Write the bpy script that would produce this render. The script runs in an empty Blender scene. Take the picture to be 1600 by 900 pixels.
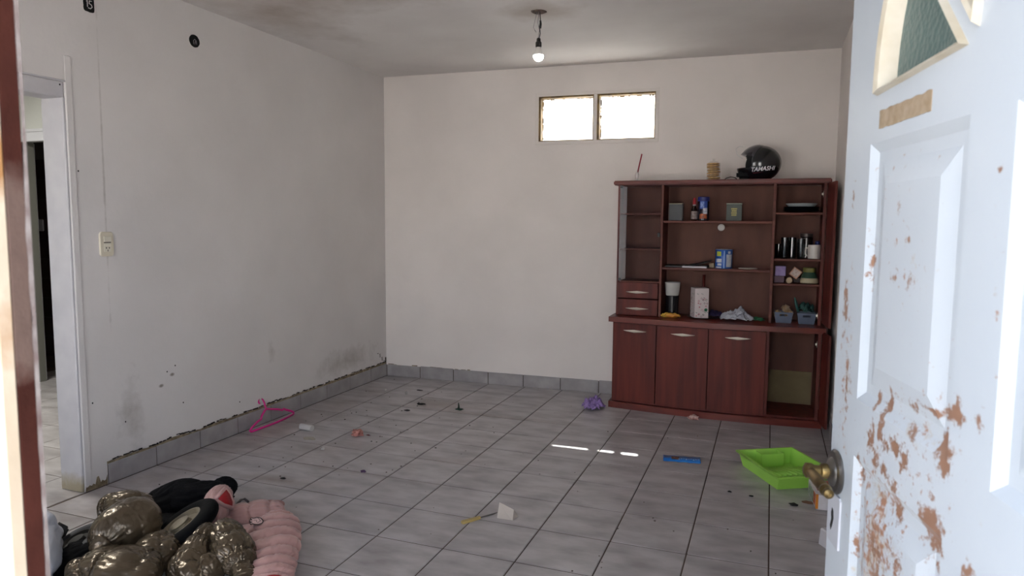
import bpy, bmesh, math, random
from mathutils import Vector, Matrix, noise
random.seed(7)
S = bpy.context.scene
PI = math.pi

# ------------------------------------------------------------------ camera
F, YAW, PITCH, ROLL, EYE = 1088.16, .35571, -.09314, .00768, 1.40156
cy, sy, cp, sp, cr, sr = math.cos(YAW), math.sin(YAW), math.cos(PITCH), math.sin(PITCH), math.cos(ROLL), math.sin(ROLL)
FW = Vector((-sy*cp, cy*cp, sp)); RT = Vector((cy, sy, 0)); UP = RT.cross(FW)
RT, UP = RT*cr+UP*sr, -RT*sr+UP*cr
cam = bpy.data.objects.new('camera', bpy.data.cameras.new('camera')); S.collection.objects.link(cam)
cam.matrix_world = Matrix(((RT.x, UP.x, -FW.x, 0), (RT.y, UP.y, -FW.y, 0), (RT.z, UP.z, -FW.z, EYE), (0, 0, 0, 1)))
cam.data.sensor_width = 36; cam.data.lens = F*36/1600; cam.data.clip_start = .02
cam.data.dof.use_dof = True; cam.data.dof.focus_distance = 4.5; cam.data.dof.aperture_fstop = 9
S.camera = cam
# ------------------------------------------------------------------ light
S.view_settings.view_transform = 'Standard'; S.view_settings.look = 'None'; S.view_settings.gamma = 1
S.view_settings.use_curve_mapping = False
S.view_settings.exposure = 1.15
w = bpy.data.worlds.new('sky'); S.world = w; w.use_nodes = True
wn = w.node_tree.nodes; bg = wn['Background']
sk = wn.new('ShaderNodeTexSky'); sk.sky_type = 'NISHITA'; sk.sun_disc = False
SUNV = Vector((-.385, 1.53, 2.37)).normalized()
sk.sun_elevation = math.asin(SUNV.z); sk.sun_rotation = math.atan2(SUNV.x, SUNV.y)
sk.dust_density = 3; sk.altitude = 100
mixw = wn.new('ShaderNodeMixRGB'); mixw.inputs[0].default_value = .55; mixw.inputs[2].default_value = (4.4, 4.65, 5.2, 1)
w.node_tree.links.new(sk.outputs[0], mixw.inputs[1]); w.node_tree.links.new(mixw.outputs[0], bg.inputs[0])
bg.inputs[1].default_value = .55
def light(name, kind, loc, energy, color=(1, 1, 1), rot=None, **kw):
    l = bpy.data.lights.new(name, kind); l.energy = energy; l.color = color
    for k, v in kw.items(): setattr(l, k, v)
    o = bpy.data.objects.new(name, l); S.collection.objects.link(o); o.location = loc
    if rot is not None: o.rotation_euler = rot
    return o
sun = light('sun', 'SUN', (0, 8, 9), 22.0, (1, .97, .93), angle=.0093)
sun.rotation_euler = SUNV.to_track_quat('Z', 'Y').to_euler()
pt = light('doorway_portal', 'AREA', (-.14, .34, 1.05), 1, rot=(-PI/2, 0, PI), shape='RECTANGLE', size=1.0, size_y=2.1)
pt.data.cycles.is_portal = True
pt2 = light('front_window_portal', 'AREA', (-2.55, .34, 1.3), 1, rot=(-PI/2, 0, PI), shape='RECTANGLE', size=1.2, size_y=2.0)
pt2.data.cycles.is_portal = True
light('hall_fill_light', 'AREA', (-4.9, 2.6, 2.55), 26, (1, .98, .92), size=.6)  # unseen area light added to brighten the hall, no fixture modelled

# ------------------------------------------------------------------ helpers
def ray(x, y): return FW+RT*((x-800)/F)-UP*((y-450)/F)
def at(x, y, z=0.0):
    """point at height z seen at a photograph pixel"""
    d = ray(x, y); t = (z-EYE)/d.z
    return Vector((d.x*t, d.y*t, z))
class G:
    def __init__(s): s.b = bmesh.new()
    def box(s, x0, x1, y0, y1, z0, z1, bev=0, M=None, seg=1):
        r = bmesh.ops.create_cube(s.b, size=1)['verts']
        for v in r: v.co = Vector((x0+(v.co.x+.5)*(x1-x0), y0+(v.co.y+.5)*(y1-y0), z0+(v.co.z+.5)*(z1-z0)))
        if bev:
            es = list({e for v in r for e in v.link_edges})
            r2 = bmesh.ops.bevel(s.b, geom=es, offset=bev, segments=seg, affect='EDGES', clamp_overlap=True)
            r = list({v for f in r2['faces'] for v in f.verts} | {v for v in r if v.is_valid})
        if M is not None:
            for v in r: v.co = M @ v.co
        return s
    def lathe(s, prof, c=(0, 0, 0), n=24, M=None, cap=True):
        rings = []
        for r, z in prof:
            rings.append([s.b.verts.new((r*math.cos(2*PI*k/n), r*math.sin(2*PI*k/n), z)) for k in range(n)])
        for a, b_ in zip(rings, rings[1:]):
            for k in range(n): s.b.faces.new((a[k], a[(k+1) % n], b_[(k+1) % n], b_[k]))
        if cap: s.b.faces.new(rings[0][::-1]); s.b.faces.new(rings[-1])
        c = Vector(c)
        for rg in rings:
            for v in rg: v.co = (M @ v.co if M is not None else v.co)+c
        return s
    def tube(s, pts, r, n=8, cap=True):
        pts = [Vector(p) for p in pts]; rings = []; side = None
        for i, p in enumerate(pts):
            t = (pts[min(i+1, len(pts)-1)]-pts[max(i-1, 0)]).normalized()
            if side is None:
                a = Vector((0, 0, 1)) if abs(t.z) < .9 else Vector((1, 0, 0)); side = t.cross(a).normalized()
            side = (side-t*side.dot(t)).normalized(); up = t.cross(side)
            q = r[i] if isinstance(r, (list, tuple)) else r
            rings.append([s.b.verts.new(p+side*q*math.cos(2*PI*k/n)+up*q*math.sin(2*PI*k/n)) for k in range(n)])
        for a, b_ in zip(rings, rings[1:]):
            for k in range(n): s.b.faces.new((a[k], a[(k+1) % n], b_[(k+1) % n], b_[k]))
        if cap: s.b.faces.new(rings[0][::-1]); s.b.faces.new(rings[-1])
        return s
    def prism(s, poly, z0, z1):
        a = [s.b.verts.new((x, y, z0)) for x, y in poly]; b_ = [s.b.verts.new((x, y, z1)) for x, y in poly]; n = len(poly)
        s.b.faces.new(a[::-1]); s.b.faces.new(b_)
        for k in range(n): s.b.faces.new((a[k], a[(k+1) % n], b_[(k+1) % n], b_[k]))
        return s
    def quad(s, *ps): s.b.faces.new([s.b.verts.new(p) for p in ps]); return s
    def xf(s, M):
        for v in s.b.verts: v.co = M @ v.co
        return s
    def bevel(s, off, seg=2, ang=.5):
        es = [e for e in s.b.edges if e.is_manifold and e.calc_face_angle(0) > ang]
        bmesh.ops.bevel(s.b, geom=es, offset=off, segments=seg, affect='EDGES', clamp_overlap=True); return s
    def out(s, name, mat, parent=None, loc=(0, 0, 0), rotz=0, smooth=False, fix=True):
        if fix: bmesh.ops.recalc_face_normals(s.b, faces=s.b.faces)
        me = bpy.data.meshes.new(name); s.b.to_mesh(me); s.b.free()
        if smooth:
            me.shade_smooth()
            if smooth != 'all':
                me.set_sharp_from_angle(angle=math.radians(38))
        if mat: me.materials.append(mat)
        return link(name, me, parent, loc, rotz)
def link(name, me, parent=None, loc=(0, 0, 0), rotz=0):
    o = bpy.data.objects.new(name, me); S.collection.objects.link(o); o.parent = parent
    o.location = loc; o.rotation_euler = (0, 0, rotz); return o
def thing(name, label, cat, loc=(0, 0, 0), rotz=0, group=None):
    o = link(name, None, None, loc, rotz); o['label'] = label; o['category'] = cat
    if group: o['group'] = group
    return o
def tag(o, label, cat, group=None, kind=None):
    o['label'] = label; o['category'] = cat
    if group: o['group'] = group
    if kind: o['kind'] = kind
    return o
def struct(o, label=None):
    o['kind'] = 'structure'
    if label: o['label'] = label
    return o
def srgb(h):
    c = [int(h[i:i+2], 16)/255 for i in (0, 2, 4)]
    return tuple(((v+.055)/1.055)**2.4 if v > .04045 else v/12.92 for v in c)+(1,)
def mat(name, col, rough=.6, metal=0, var=None, scale=8, bump=0, bscale=30, rnd=0, stretch=(1, 1, 1), coat=0, spec=.5, alpha=1, trans=0, sheen=0, detail=4, ramp=(.35, .65), world=False):
    """procedural principled material: base colour mottled towards `var` by noise, with a fine bump"""
    m = bpy.data.materials.new(name); m.use_nodes = True; N = m.node_tree.nodes; L = m.node_tree.links
    p = N['Principled BSDF']; p.inputs['Roughness'].default_value = rough; p.inputs['Metallic'].default_value = metal
    p.inputs['Coat Weight'].default_value = coat; p.inputs['Specular IOR Level'].default_value = spec
    p.inputs['Alpha'].default_value = alpha; p.inputs['Transmission Weight'].default_value = trans
    p.inputs['Sheen Weight'].default_value = sheen
    c = srgb(col); p.inputs['Base Color'].default_value = c
    tc = N.new('ShaderNodeTexCoord'); mp = N.new('ShaderNodeMapping'); mp.inputs['Scale'].default_value = stretch
    L.new(N.new('ShaderNodeNewGeometry').outputs['Position'] if world else tc.outputs['Object'], mp.inputs[0])
    src = None
    if var:
        nz = N.new('ShaderNodeTexNoise'); nz.inputs['Scale'].default_value = scale; nz.inputs['Detail'].default_value = detail
        L.new(mp.outputs[0], nz.inputs['Vector'])
        rp = N.new('ShaderNodeValToRGB'); rp.color_ramp.elements[0].position = ramp[0]; rp.color_ramp.elements[1].position = ramp[1]
        rp.color_ramp.elements[0].color = c; rp.color_ramp.elements[1].color = srgb(var)
        L.new(nz.outputs[0], rp.inputs[0]); src = rp.outputs[0]
        L.new(src, p.inputs['Base Color'])
    if rnd:
        oi = N.new('ShaderNodeObjectInfo'); mr = N.new('ShaderNodeMapRange'); mr.inputs['To Min'].default_value = 1-rnd; mr.inputs['To Max'].default_value = 1+rnd
        L.new(oi.outputs['Random'], mr.inputs[0]); hs = N.new('ShaderNodeHueSaturation'); L.new(mr.outputs[0], hs.inputs['Value'])
        if src: L.new(src, hs.inputs['Color'])
        else: hs.inputs['Color'].default_value = c
        L.new(hs.outputs[0], p.inputs['Base Color']); src = hs.outputs[0]
    if bump:
        n2 = N.new('ShaderNodeTexNoise'); n2.inputs['Scale'].default_value = bscale; n2.inputs['Detail'].default_value = 5
        L.new(mp.outputs[0], n2.inputs['Vector']); bp = N.new('ShaderNodeBump'); bp.inputs['Strength'].default_value = bump; bp.inputs['Distance'].default_value = .01
        L.new(n2.outputs[0], bp.inputs['Height']); L.new(bp.outputs[0], p.inputs['Normal'])
    return m
def stain(m, spots, col, nscale=6, amp=.35, soft=.25, plane='xy', bias=0, coord='Object'):
    """paint real stains (ellipses with a ragged noise edge) of colour col over a material"""
    N = m.node_tree.nodes; L = m.node_tree.links; p = N['Principled BSDF']
    CO = N.new('ShaderNodeNewGeometry').outputs['Position'] if coord == 'World' else N.new('ShaderNodeTexCoord').outputs['Object']; sx = N.new('ShaderNodeSeparateXYZ'); L.new(CO, sx.inputs[0])
    nz = N.new('ShaderNodeTexNoise'); nz.inputs['Scale'].default_value = nscale; nz.inputs['Detail'].default_value = 6; nz.inputs['Roughness'].default_value = .65
    L.new(CO, nz.inputs['Vector'])
    def M(op, a, b=None):
        n = N.new('ShaderNodeMath'); n.operation = op
        for i, v in enumerate((a, b)):
            if v is None: continue
            if isinstance(v, (int, float)): n.inputs[i].default_value = v
            else: L.new(v, n.inputs[i])
        return n.outputs[0]
    A, B = sx.outputs['XYZ'.index(plane[0].upper())], sx.outputs['XYZ'.index(plane[1].upper())]
    tot = None
    for (a, b, ra, rb, s) in spots:
        da = M('DIVIDE', M('SUBTRACT', A, a), ra); db = M('DIVIDE', M('SUBTRACT', B, b), rb)
        d = M('SQRT', M('ADD', M('MULTIPLY', da, da), M('MULTIPLY', db, db)))
        v = M('MULTIPLY', M('SUBTRACT', 1.0, d), s)
        tot = v if tot is None else M('MAXIMUM', tot, v)
    k = M('ADD', M('SUBTRACT', tot, bias), M('MULTIPLY', M('SUBTRACT', nz.outputs[0], .5), amp*2))
    k = M('DIVIDE', k, soft)
    cl = N.new('ShaderNodeClamp'); L.new(k, cl.inputs[0])
    mx = N.new('ShaderNodeMixRGB'); L.new(cl.outputs[0], mx.inputs[0]); mx.inputs[2].default_value = srgb(col)
    lk = p.inputs['Base Color'].links
    if lk: L.new(lk[0].from_socket, mx.inputs[1])
    else: mx.inputs[1].default_value = p.inputs['Base Color'].default_value
    L.new(mx.outputs[0], p.inputs['Base Color'])
    return m
def glassy(name, tint=(1, 1, 1, 1), gloss=.12, rough=.02):
    m = bpy.data.materials.new(name); m.use_nodes = True; N = m.node_tree.nodes; L = m.node_tree.links
    N.remove(N['Principled BSDF']); t = N.new('ShaderNodeBsdfTransparent'); t.inputs[0].default_value = tint
    g = N.new('ShaderNodeBsdfGlossy'); g.inputs['Roughness'].default_value = rough
    fr = N.new('ShaderNodeFresnel'); fr.inputs[0].default_value = 1.5; ad = N.new('ShaderNodeMath'); ad.operation = 'ADD'; ad.inputs[1].default_value = gloss-.04
    L.new(fr.outputs[0], ad.inputs[0]); mx = N.new('ShaderNodeMixShader'); L.new(ad.outputs[0], mx.inputs[0]); L.new(t.outputs[0], mx.inputs[1]); L.new(g.outputs[0], mx.inputs[2])
    L.new(mx.outputs[0], N['Material Output'].inputs[0]); return m

# ------------------------------------------------------------------ materials
WALL = mat('wall paint', 'e4dfdb', .9, var='dcd7d3', scale=2.2, bump=.25, bscale=14)
WALL_L = mat('left wall paint', 'dedad8', .9, var='d3cfcd', scale=1.8, bump=.25, bscale=12, ramp=(.3, .75))
stain(WALL_L, [(2.69, 1.7, .008, .9, .28), (2.8, .35, .10, .25, .22), (4.9, .25, .5, .12, .3), (3.0, .45, .02, .012, 1), (3.08, .50, .02, .012, 1), (3.95, .5, .05, .1, .25)], '8f877f', 9, .33, .6, 'yz')
WALL_B = mat('back wall paint', 'e8e1dc', .9, var='dfd8d3', scale=1.6, bump=.2, bscale=14)
CEIL = mat('ceiling paint', 'e0dcd9', .95, var='d3cecb', scale=1.3, bump=.3, bscale=9)
stain(CEIL, [(-2.2, 3.35, 1.3, .5, .85), (-2.9, 3.6, .4, .8, .6), (-1.0, 2.9, .8, .4, .5), (-1.37, 4.12, .3, .22, .7)], 'a5988c', 2.6, .5, .8)
TILE = mat('floor tile glaze', 'b6b2b2', .3, var='908b8b', scale=5, stretch=(1, 2.2, 1), bump=.03, bscale=12, rnd=.04, detail=7, ramp=(.36, .72), spec=.45, world=True)
stain(TILE, [(-2.35, 4.75, .35, .22, .5), (-2.45, 3.0, .4, .08, .5), (-2.6, 3.5, .5, .3, .25), (-1.75, 3.62, .25, .08, .3), (-3.1, 3.6, .35, 1.9, .4), (-2.2, 3.25, .6, .05, .4), (-1.9, 4.62, .9, .05, .45)], '6f5640', 5, .45, .95, 'xy', coord='World')
GROUT = mat('grout', '3b3430', .95, var='59473a', scale=3)
SKIRT = mat('baseboard tile glaze', 'a39f9f', .4, var='8e8a8b', scale=7, rnd=.04, detail=6, world=True)
MORTAR = mat('yellowed mortar', '9a8c72', .95, var='6a5c48', scale=25, bump=.5, bscale=60)
CRACK = mat('dark gap', '231d18', 1)
WHITE = mat('white gloss paint', 'e6e6ea', .45, var='dcdce0', scale=6, bump=.08, bscale=20)
WHITEW = mat('white window plaster', 'dfd8d2', .8, bump=.1)
OCHRE = mat('rusty window steel', '5b4526', .6, var='8d7340', scale=18, bump=.2)
WOOD = mat('reddish wood veneer', '6b2f27', .5, var='512420', scale=4, stretch=(5, 5, .35), bump=.04, bscale=30, detail=6, spec=.25)
WOODH = mat('reddish wood shelf', '6c3a2d', .5, var='562a22', scale=5, stretch=(.5, 4, 6), spec=.3)
WOODE = mat('polished wood edge', '722e24', .38, var='552019', scale=5, stretch=(.6, 3, 3), spec=.4)
BACKW = mat('brown back panel', '6b4335', .7, var='5a372c', scale=3, stretch=(3, 3, 1))
CHROME = mat('satin metal', 'e6e0d2', .35, .45)
STEEL = mat('dull steel', '8d8a86', .35, 1, var='6d6a66', scale=20)
BRASS = mat('worn brass', '9c8656', .36, 1, var='6b5a3c', scale=30)
BLACKP = mat('black plastic', '0c0c0f', .35)
DARK = mat('dark void', '0d0b0b', 1)
GLASS = glassy('clear glass', (.95, .95, .96, 1), .010, .0)
GLASSD = glassy('drinking glass', (.5, .54, .58, 1), .06, .15)

# ------------------------------------------------------------------ setting
XL, XR, H = -3.27, .42, 2.674
BD = Vector((math.cos(.04116), math.sin(.04116), 0)); BN = Vector((-BD.y, BD.x, 0)); B0 = Vector((XL, 5.506, 0))
def backy(x): return 5.506+(x-XL)*math.tan(.04116)
# floor: grout bed + tiles one by one
floor = struct(G().box(-8.0, XR+.1, .33, 5.9, -.08, -.003).out('floor', GROUT), 'grey ceramic tile floor with dark grout and dirt')
T = .33; X0, Y0 = -2.269, 3.929; gap = .0032
def tile_mesh(w_, d_):
    g = G(); b = g.b; e = .003
    o = [b.verts.new(p) for p in ((0, 0, -.006), (w_, 0, -.006), (w_, d_, -.006), (0, d_, -.006))]
    m_ = [b.verts.new(p) for p in ((0, 0, -.0015), (w_, 0, -.0015), (w_, d_, -.0015), (0, d_, -.0015))]
    t = [b.verts.new(p) for p in ((e, e, 0), (w_-e, e, 0), (w_-e, d_-e, 0), (e, d_-e, 0))]
    for a, c in ((o, m_), (m_, t)):
        for k in range(4): b.faces.new((a[k], a[(k+1) % 4], c[(k+1) % 4], c[k]))
    b.faces.new(t); me = bpy.data.meshes.new('tile'); b.to_mesh(me); b.free(); me.materials.append(TILE); return me
full = tile_mesh(T-2*gap, T-2*gap)
# shared mesh keeps world-like mottling through a per-tile random value, so the material reads object coordinates offset by it
xs = [X0+(k)*T for k in range(-4, 9)]; ys = [Y0+k*T for k in range(-11, 7)]
for x in xs:
    for y in ys:
        a, b_ = max(x, XL)+gap, min(x+T, XR)-gap; c, d = max(y, .33)+gap, min(y+T, 5.72)-gap
        if b_-a < .02 or d-c < .02: continue
        me = full if (abs(b_-a-T+2*gap) < 1e-4 and abs(d-c-T+2*gap) < 1e-4) else tile_mesh(b_-a, d-c)
        link('tile', me, floor, (a, c, 0))
hb = []
for x in [X0-k*T for k in range(4, 13)]:
    for y in ys:
        a, b_ = max(x, -6.5)+gap, min(x+T, XL-.0)-gap; c, d = max(y, 2.3)+gap, min(y+T, 5.0)-gap
        if b_-a < .02 or d-c < .02: continue
        link('tile', full if (abs(b_-a-T+2*gap) < 1e-4 and abs(d-c-T+2*gap) < 1e-4) else tile_mesh(b_-a, d-c), floor, (a, c, 0))

# walls
WL = struct(G().box(XL-.15, XL, 2.5, 5.75, 0, H).box(XL-.15, XL, 1.55, 2.5, 2.075, H).box(XL-.15, XL, .33, 1.55, 0, H).out('wall_left', WALL_L), 'long white wall on the left with stains and a doorway')
# chipped base of the wall end next to the doorway
g = G(); pts = [(2.5, 0), (2.628, 0), (2.628, .05)]
for k in range(12): pts.append((2.62-k*.0105, .02+.018*random.random()+(.03 if k in (4, 5) else 0)))
poly = [(y, z) for y, z in pts]
g.prism(poly, 0, .002); g.xf(Matrix(((0, 0, 1, XL), (1, 0, 0, 0), (0, 1, 0, 0), (0, 0, 0, 1)))); g.out('chipped_plaster', MORTAR, WL)
# back wall with window hole, in its own slightly turned frame
def backbox(g, u0, u1, z0, z1, t0=0, t1=.08, bev=0):
    M = Matrix.Translation(B0) @ Matrix.Rotation(.04116, 4, 'Z'); return g.box(u0, u1, t0, t1, z0, z1, bev, M)
U = lambda x: (x-XL)/math.cos(.04116)
u1, u2, zw0, zw1 = U(-1.843), U(-.893), 2.073, 2.436
g = G()
for a in ((-.2, u1, 0, H), (u2, 3.9, 0, H), (u1, u2, 0, zw0), (u1, u2, zw1, H)): backbox(g, *a)
WB = struct(g.out('wall_back', WALL_B), 'white back wall with a small high window')
struct(G().box(XR, XR+.12, .33, 5.85, 0, H).out('wall_right', WALL_B), 'narrow strip of white wall behind the open door')
struct(G().box(-3.42, -3.15, .34, .45, 0, H).box(-1.95, -.73, .34, .45, 0, H).box(-3.15, -1.95, .34, .45, 0, .3).box(-3.15, -1.95, .34, .45, 2.3, H).box(.47, XR+.12, .34, .45, 0, H).box(-.73, .47, .34, .45, 2.16, H).out('wall_front', WALL), 'front wall around the entrance')
CE = struct(G().box(XL-.15, XR+.12, .33, 5.85, H, H+.12).out('ceiling', CEIL), 'stained white ceiling')
# hall beyond the left doorway
HALLW = mat('hall wall paint', 'd5d6d0', .9, bump=.15)
struct(G().box(-8.0, -5.9, 4.09, 4.2, 0, H).box(-5.0, XL-.15, 4.09, 4.2, 0, H).box(-5.9, -5.0, 4.09, 4.2, 2.05, H).out('wall_back', HALLW), 'pale wall of the hall around a far doorway')
struct(G().box(-8.1, -8.0, 1.1, 5.4, 0, H).out('wall_left', HALLW), 'far wall of the hall')
struct(G().box(-8.1, XL-.15, 1.0, 1.1, 0, H).out('wall_front', HALLW), 'near wall of the hall')
struct(G().box(-8.1, XL-.15, 1.0, 5.5, H, H+.12).out('ceiling', CEIL), 'ceiling of the hall')
BT = mat('brown wall tile glaze', '4f3a34', .4, var='3f2d29', scale=6, rnd=.08)
bw = struct(G().box(-8.0, XL-.15, 5.0, 5.1, 0, H).out('wall_back', mat('bathroom upper wall', '75706b', .9)), 'dark bathroom wall with brown tiles')
for r_ in range(10):
    for c_ in range(10): link('tile', bpy.data.meshes.get('walltile') or (lambda m: m)(G().box(.002, .298, -.008, 0, .002, .198, .002).out('tmp', BT).data), bw, (-8.0+.3*c_, 5.0, .2*r_))
    for o in [o for o in S.objects if o.name.startswith('tmp')]: o.data.name = 'walltile'; bpy.data.objects.remove(o)
o = G().box(-.045, .045, -.014, 0, -.06, .06, .006, seg=2).out('switch_plate', WHITE, None, (-6.965, 4.992, 1.342)); tag(o, 'white switch plate on the dark tiled wall seen through the far doorway', 'switch')
# frame of the far doorway
d2 = struct(link('door_2', None, None, (-5.9, 4.09, 0)), 'white frame of the dark doorway across the hall')
HD = G().box(-.10, 1.0, -.02, 0, 2.04, 2.12, .004).box(-.10, 1.0, -.03, 0, 2.115, 2.14, .004).out('door_frame', WHITE, d2)
G().box(-.10, .0, -.02, .12, 0, 2.04, .004).out('door_frame', WHITE, d2)
G().box(.0, .02, .02, .10, 0, 2.04, .003).out('door_stop', mat('grey green paint', '77776f', .5), d2)
# frame of the left doorway (painted)
d3 = struct(link('door_3', None, None, (XL, 2.5, 0)), 'white painted frame of the doorway in the left wall')
FR = mat('old white frame paint', 'c8c6c8', .5, var='bebcc0', scale=8, bump=.2, bscale=9)
stain(FR, [(0, .02, .5, .08, .7)], 'a39880', 14, .4, .5, 'xz')
G().box(-.155, -.004, -.014, .002, 0, 2.0, .004).out('jamb', FR, d3)
G().box(-.14, -.006, -1.0, .0, 1.995, 2.075, .006).out('head', FR, d3)
G().box(-.003, .008, -1.0, .0, 2.070, 2.078, .002).out('trim', FR, d3)

# rounded render strip (a corner bead) at the end of the left wall
G().box(XL, XL+.004, 2.5, 2.535, .03, 2.2, .002).out('corner_bead', WALL_L, WL)

# baseboards
bl = struct(link('baseboard_left', None, None, (XL, 2.63, 0)), 'grey tile baseboard along the left wall with crumbling mortar above')
js = [2.63, 2.941, 3.268, 3.594, 3.92, 4.25, 4.58, 4.905, 5.23, 5.50]
G().box(0, .006, .002, 5.50-2.63, 0, .102).out('joint', GROUT, bl)
for a, b_ in zip(js, js[1:]):
    hh = .108+random.uniform(-.002, .002)
    G().box(0, .009, a-2.63+.0022, b_-2.63-.0022, 0, hh, .0015).out('tile', SKIRT, bl)
bb = struct(link('baseboard_back', None, None, (XL, 5.506, 0)), 'grey tile baseboard along the back wall'); bb.rotation_euler = (0, 0, .04116)
G().box(.0, U(-.97), -.006, .0, 0, .100).out('joint', GROUT, bb)
ju = [.01]+[U(x) for x in (-2.927, -2.602, -2.275, -1.954, -1.626, -1.299, -.97)]
for a, b_ in zip(ju, ju[1:]):
    G().box(a+.003, b_-.003, -.009, 0, 0, .105+random.uniform(-.003, .003), .0015).out('tile', SKIRT, bb)
br = struct(link('baseboard_right', None, None, (XR, 1.5, 0)), 'grey tile baseboard along the right wall')
for k in range(12): G().box(-.009, 0, k*.33+.0015, k*.33+.3285, 0, .105, .0015).out('tile', SKIRT, br)
# ragged mortar and broken plaster lip above the left baseboard
def ragged(y0, y1, zb, zt_fn, x, step=.012):
    g = G(); n = int((y1-y0)/step); lo = []; hi = []
    for k in range(n+1):
        y = y0+(y1-y0)*k/n; lo.append(g.b.verts.new((x, y, zb))); hi.append(g.b.verts.new((x, y, zt_fn(y))))
    for k in range(n): g.b.faces.new((lo[k], lo[k+1], hi[k+1], hi[k]))
    e = bmesh.ops.extrude_face_region(g.b, geom=list(g.b.faces))
    for v in e['geom']:
        if isinstance(v, bmesh.types.BMVert): v.co.x += .004
    return g
nz = lambda y, f, s: noise.noise(Vector((y*f, s, 0)))
ragged(2.63, 5.49, .10, lambda y: .121+.010*nz(y, 6, 1)+.006*nz(y, 30, 2)+.006*(y > 4.6), XL+.0005).out('mortar', MORTAR, bl, (-XL, -2.63, 0))
g = G(); y = 2.66
while y < 5.46:
    ln = random.uniform(.03, .16)
    n = 6
    for k in range(n):
        ya = y+ln*k/n; yb_ = ya+ln/n+.002; z = .126+.012*nz(ya, 6, 1)+.006*(ya > 4.6)+.005*nz(ya, 40, 5); t = random.uniform(.001, .005)
        g.box(XL+.003, XL+.0062, ya, yb_, z-t, z+t)
    y += ln+random.uniform(.0, .07)
g.out('crack', CRACK, bl, (-XL, -2.63, 0))
# cracks at the far corner
g = G()
for k in range(9):
    z = .13+k*.012; yy = 5.47-.012*k+.012*math.sin(k*2.1); g.box(XL+.0005, XL+.0025, yy-.012, yy+.006, z-.002, z+.003)
g.box(XL, XL+.003, 5.485, 5.5, .1, .17).out('crack', CRACK, bl, (-XL, -2.63, 0))
g = G()
for k in range(14):
    u = .02+k*.06; 
    if random.random() < .6: backbox(g, u, u+random.uniform(.02, .06), .104, .106+random.uniform(.0, .006), -.0035, -.0005)
g.out('crack', MORTAR, WB)

# window_1
W1 = struct(link('window_1', None, None, (XL, 5.506, 0)), 'small high window of two frosted panes in rusty frames'); W1.rotation_euler = (0, 0, .04116)
g = G(); b4 = .028
for a in ((u1-b4, u2+b4, zw0-b4, zw0), (u1-b4, u2+b4, zw1, zw1+b4), (u1-b4, u1, zw0, zw1), (u2, u2+b4, zw0, zw1)): g.box(a[0], a[1], -.006, .0, a[2], a[3], .002)
g.out('surround', WHITEW, W1)
um = U(-1.370)
G().box(um-.014, um+.014, -.006, .074, zw0, zw1, .002).out('mullion', WHITEW, W1)
for a, b_ in ((u1, um-.014), (um+.014, u2)):
    fr = G(); t = .008; t2 = .018
    fr.box(a, b_, .0, .066, zw0, zw0+t).box(a, b_, .0, .066, zw1-.014, zw1).box(a, a+t2, .0, .066, zw0+t, zw1-t).box(b_-t, b_, .0, .066, zw0+t, zw1-t)
    f_ = fr.out('window_frame', OCHRE, W1)
FROST = bpy.data.materials.new('frosted painted glass'); FROST.use_nodes = True
N = FROST.node_tree.nodes; L = FROST.node_tree.links; N.remove(N['Principled BSDF'])
tr = N.new('ShaderNodeBsdfTranslucent'); tr.inputs[0].default_value = (.8, .8, .78, 1); df = N.new('ShaderNodeBsdfDiffuse'); df.inputs[0].default_value = (.8, .8, .8, 1)
mx = N.new('ShaderNodeMixShader'); mx.inputs[0].default_value = .25; L.new(tr.outputs[0], mx.inputs[1]); L.new(df.outputs[0], mx.inputs[2]); L.new(mx.outputs[0], N['Material Output'].inputs[0])
CLEAR = bpy.data.materials.new('clear slit glass'); CLEAR.use_nodes = True  # glass of the slits added to let direct sun through
N = CLEAR.node_tree.nodes; L = CLEAR.node_tree.links; N.remove(N['Principled BSDF']); tt = N.new('ShaderNodeBsdfTransparent'); tt.inputs[0].default_value = (.93, .95, .95, 1); L.new(tt.outputs[0], N['Material Output'].inputs[0])
zs0, zs1 = 2.335, 2.405
def pane(a, b_, clears):
    g = G(); g.box(a, b_, .066, .070, zw0, zs0).box(a, b_, .066, .070, zs1, zw1); u = a; c = G()
    for ca, cb in clears:
        if ca > u: g.box(u, ca, .066, .070, zs0, zs1)
        c.box(ca, cb, .066, .070, zs0, zs1); u = cb
    if u < b_: g.box(u, b_, .066, .070, zs0, zs1)
    p_ = g.out('pane', FROST, W1); c.out('sun_slit', CLEAR, p_)  # clear slits shaped to throw the sun streaks on the floor
pane(u1, um-.014, [(U(-1.63), um-.014)]); pane(um+.014, u2, [(um+.014, U(-1.245)), (U(-1.19), U(-1.10))])
g = G()
for a, b_ in ((u1, um-.014), (um+.014, u2)):
    for k in range(16):
        zz = zw0+.02+random.random()*.30; s_ = random.uniform(.004, .010); g.box(a+.018, a+.018+s_, .060, .064, zz, zz+random.uniform(.008, .03))
    for k in range(10):
        uu = a+random.random()*(b_-a-.03); g.box(uu, uu+random.uniform(.01, .03), .060, .064, zw1-.014-random.uniform(.003, .01), zw1-.013)
g.out('putty', OCHRE, W1)

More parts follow.
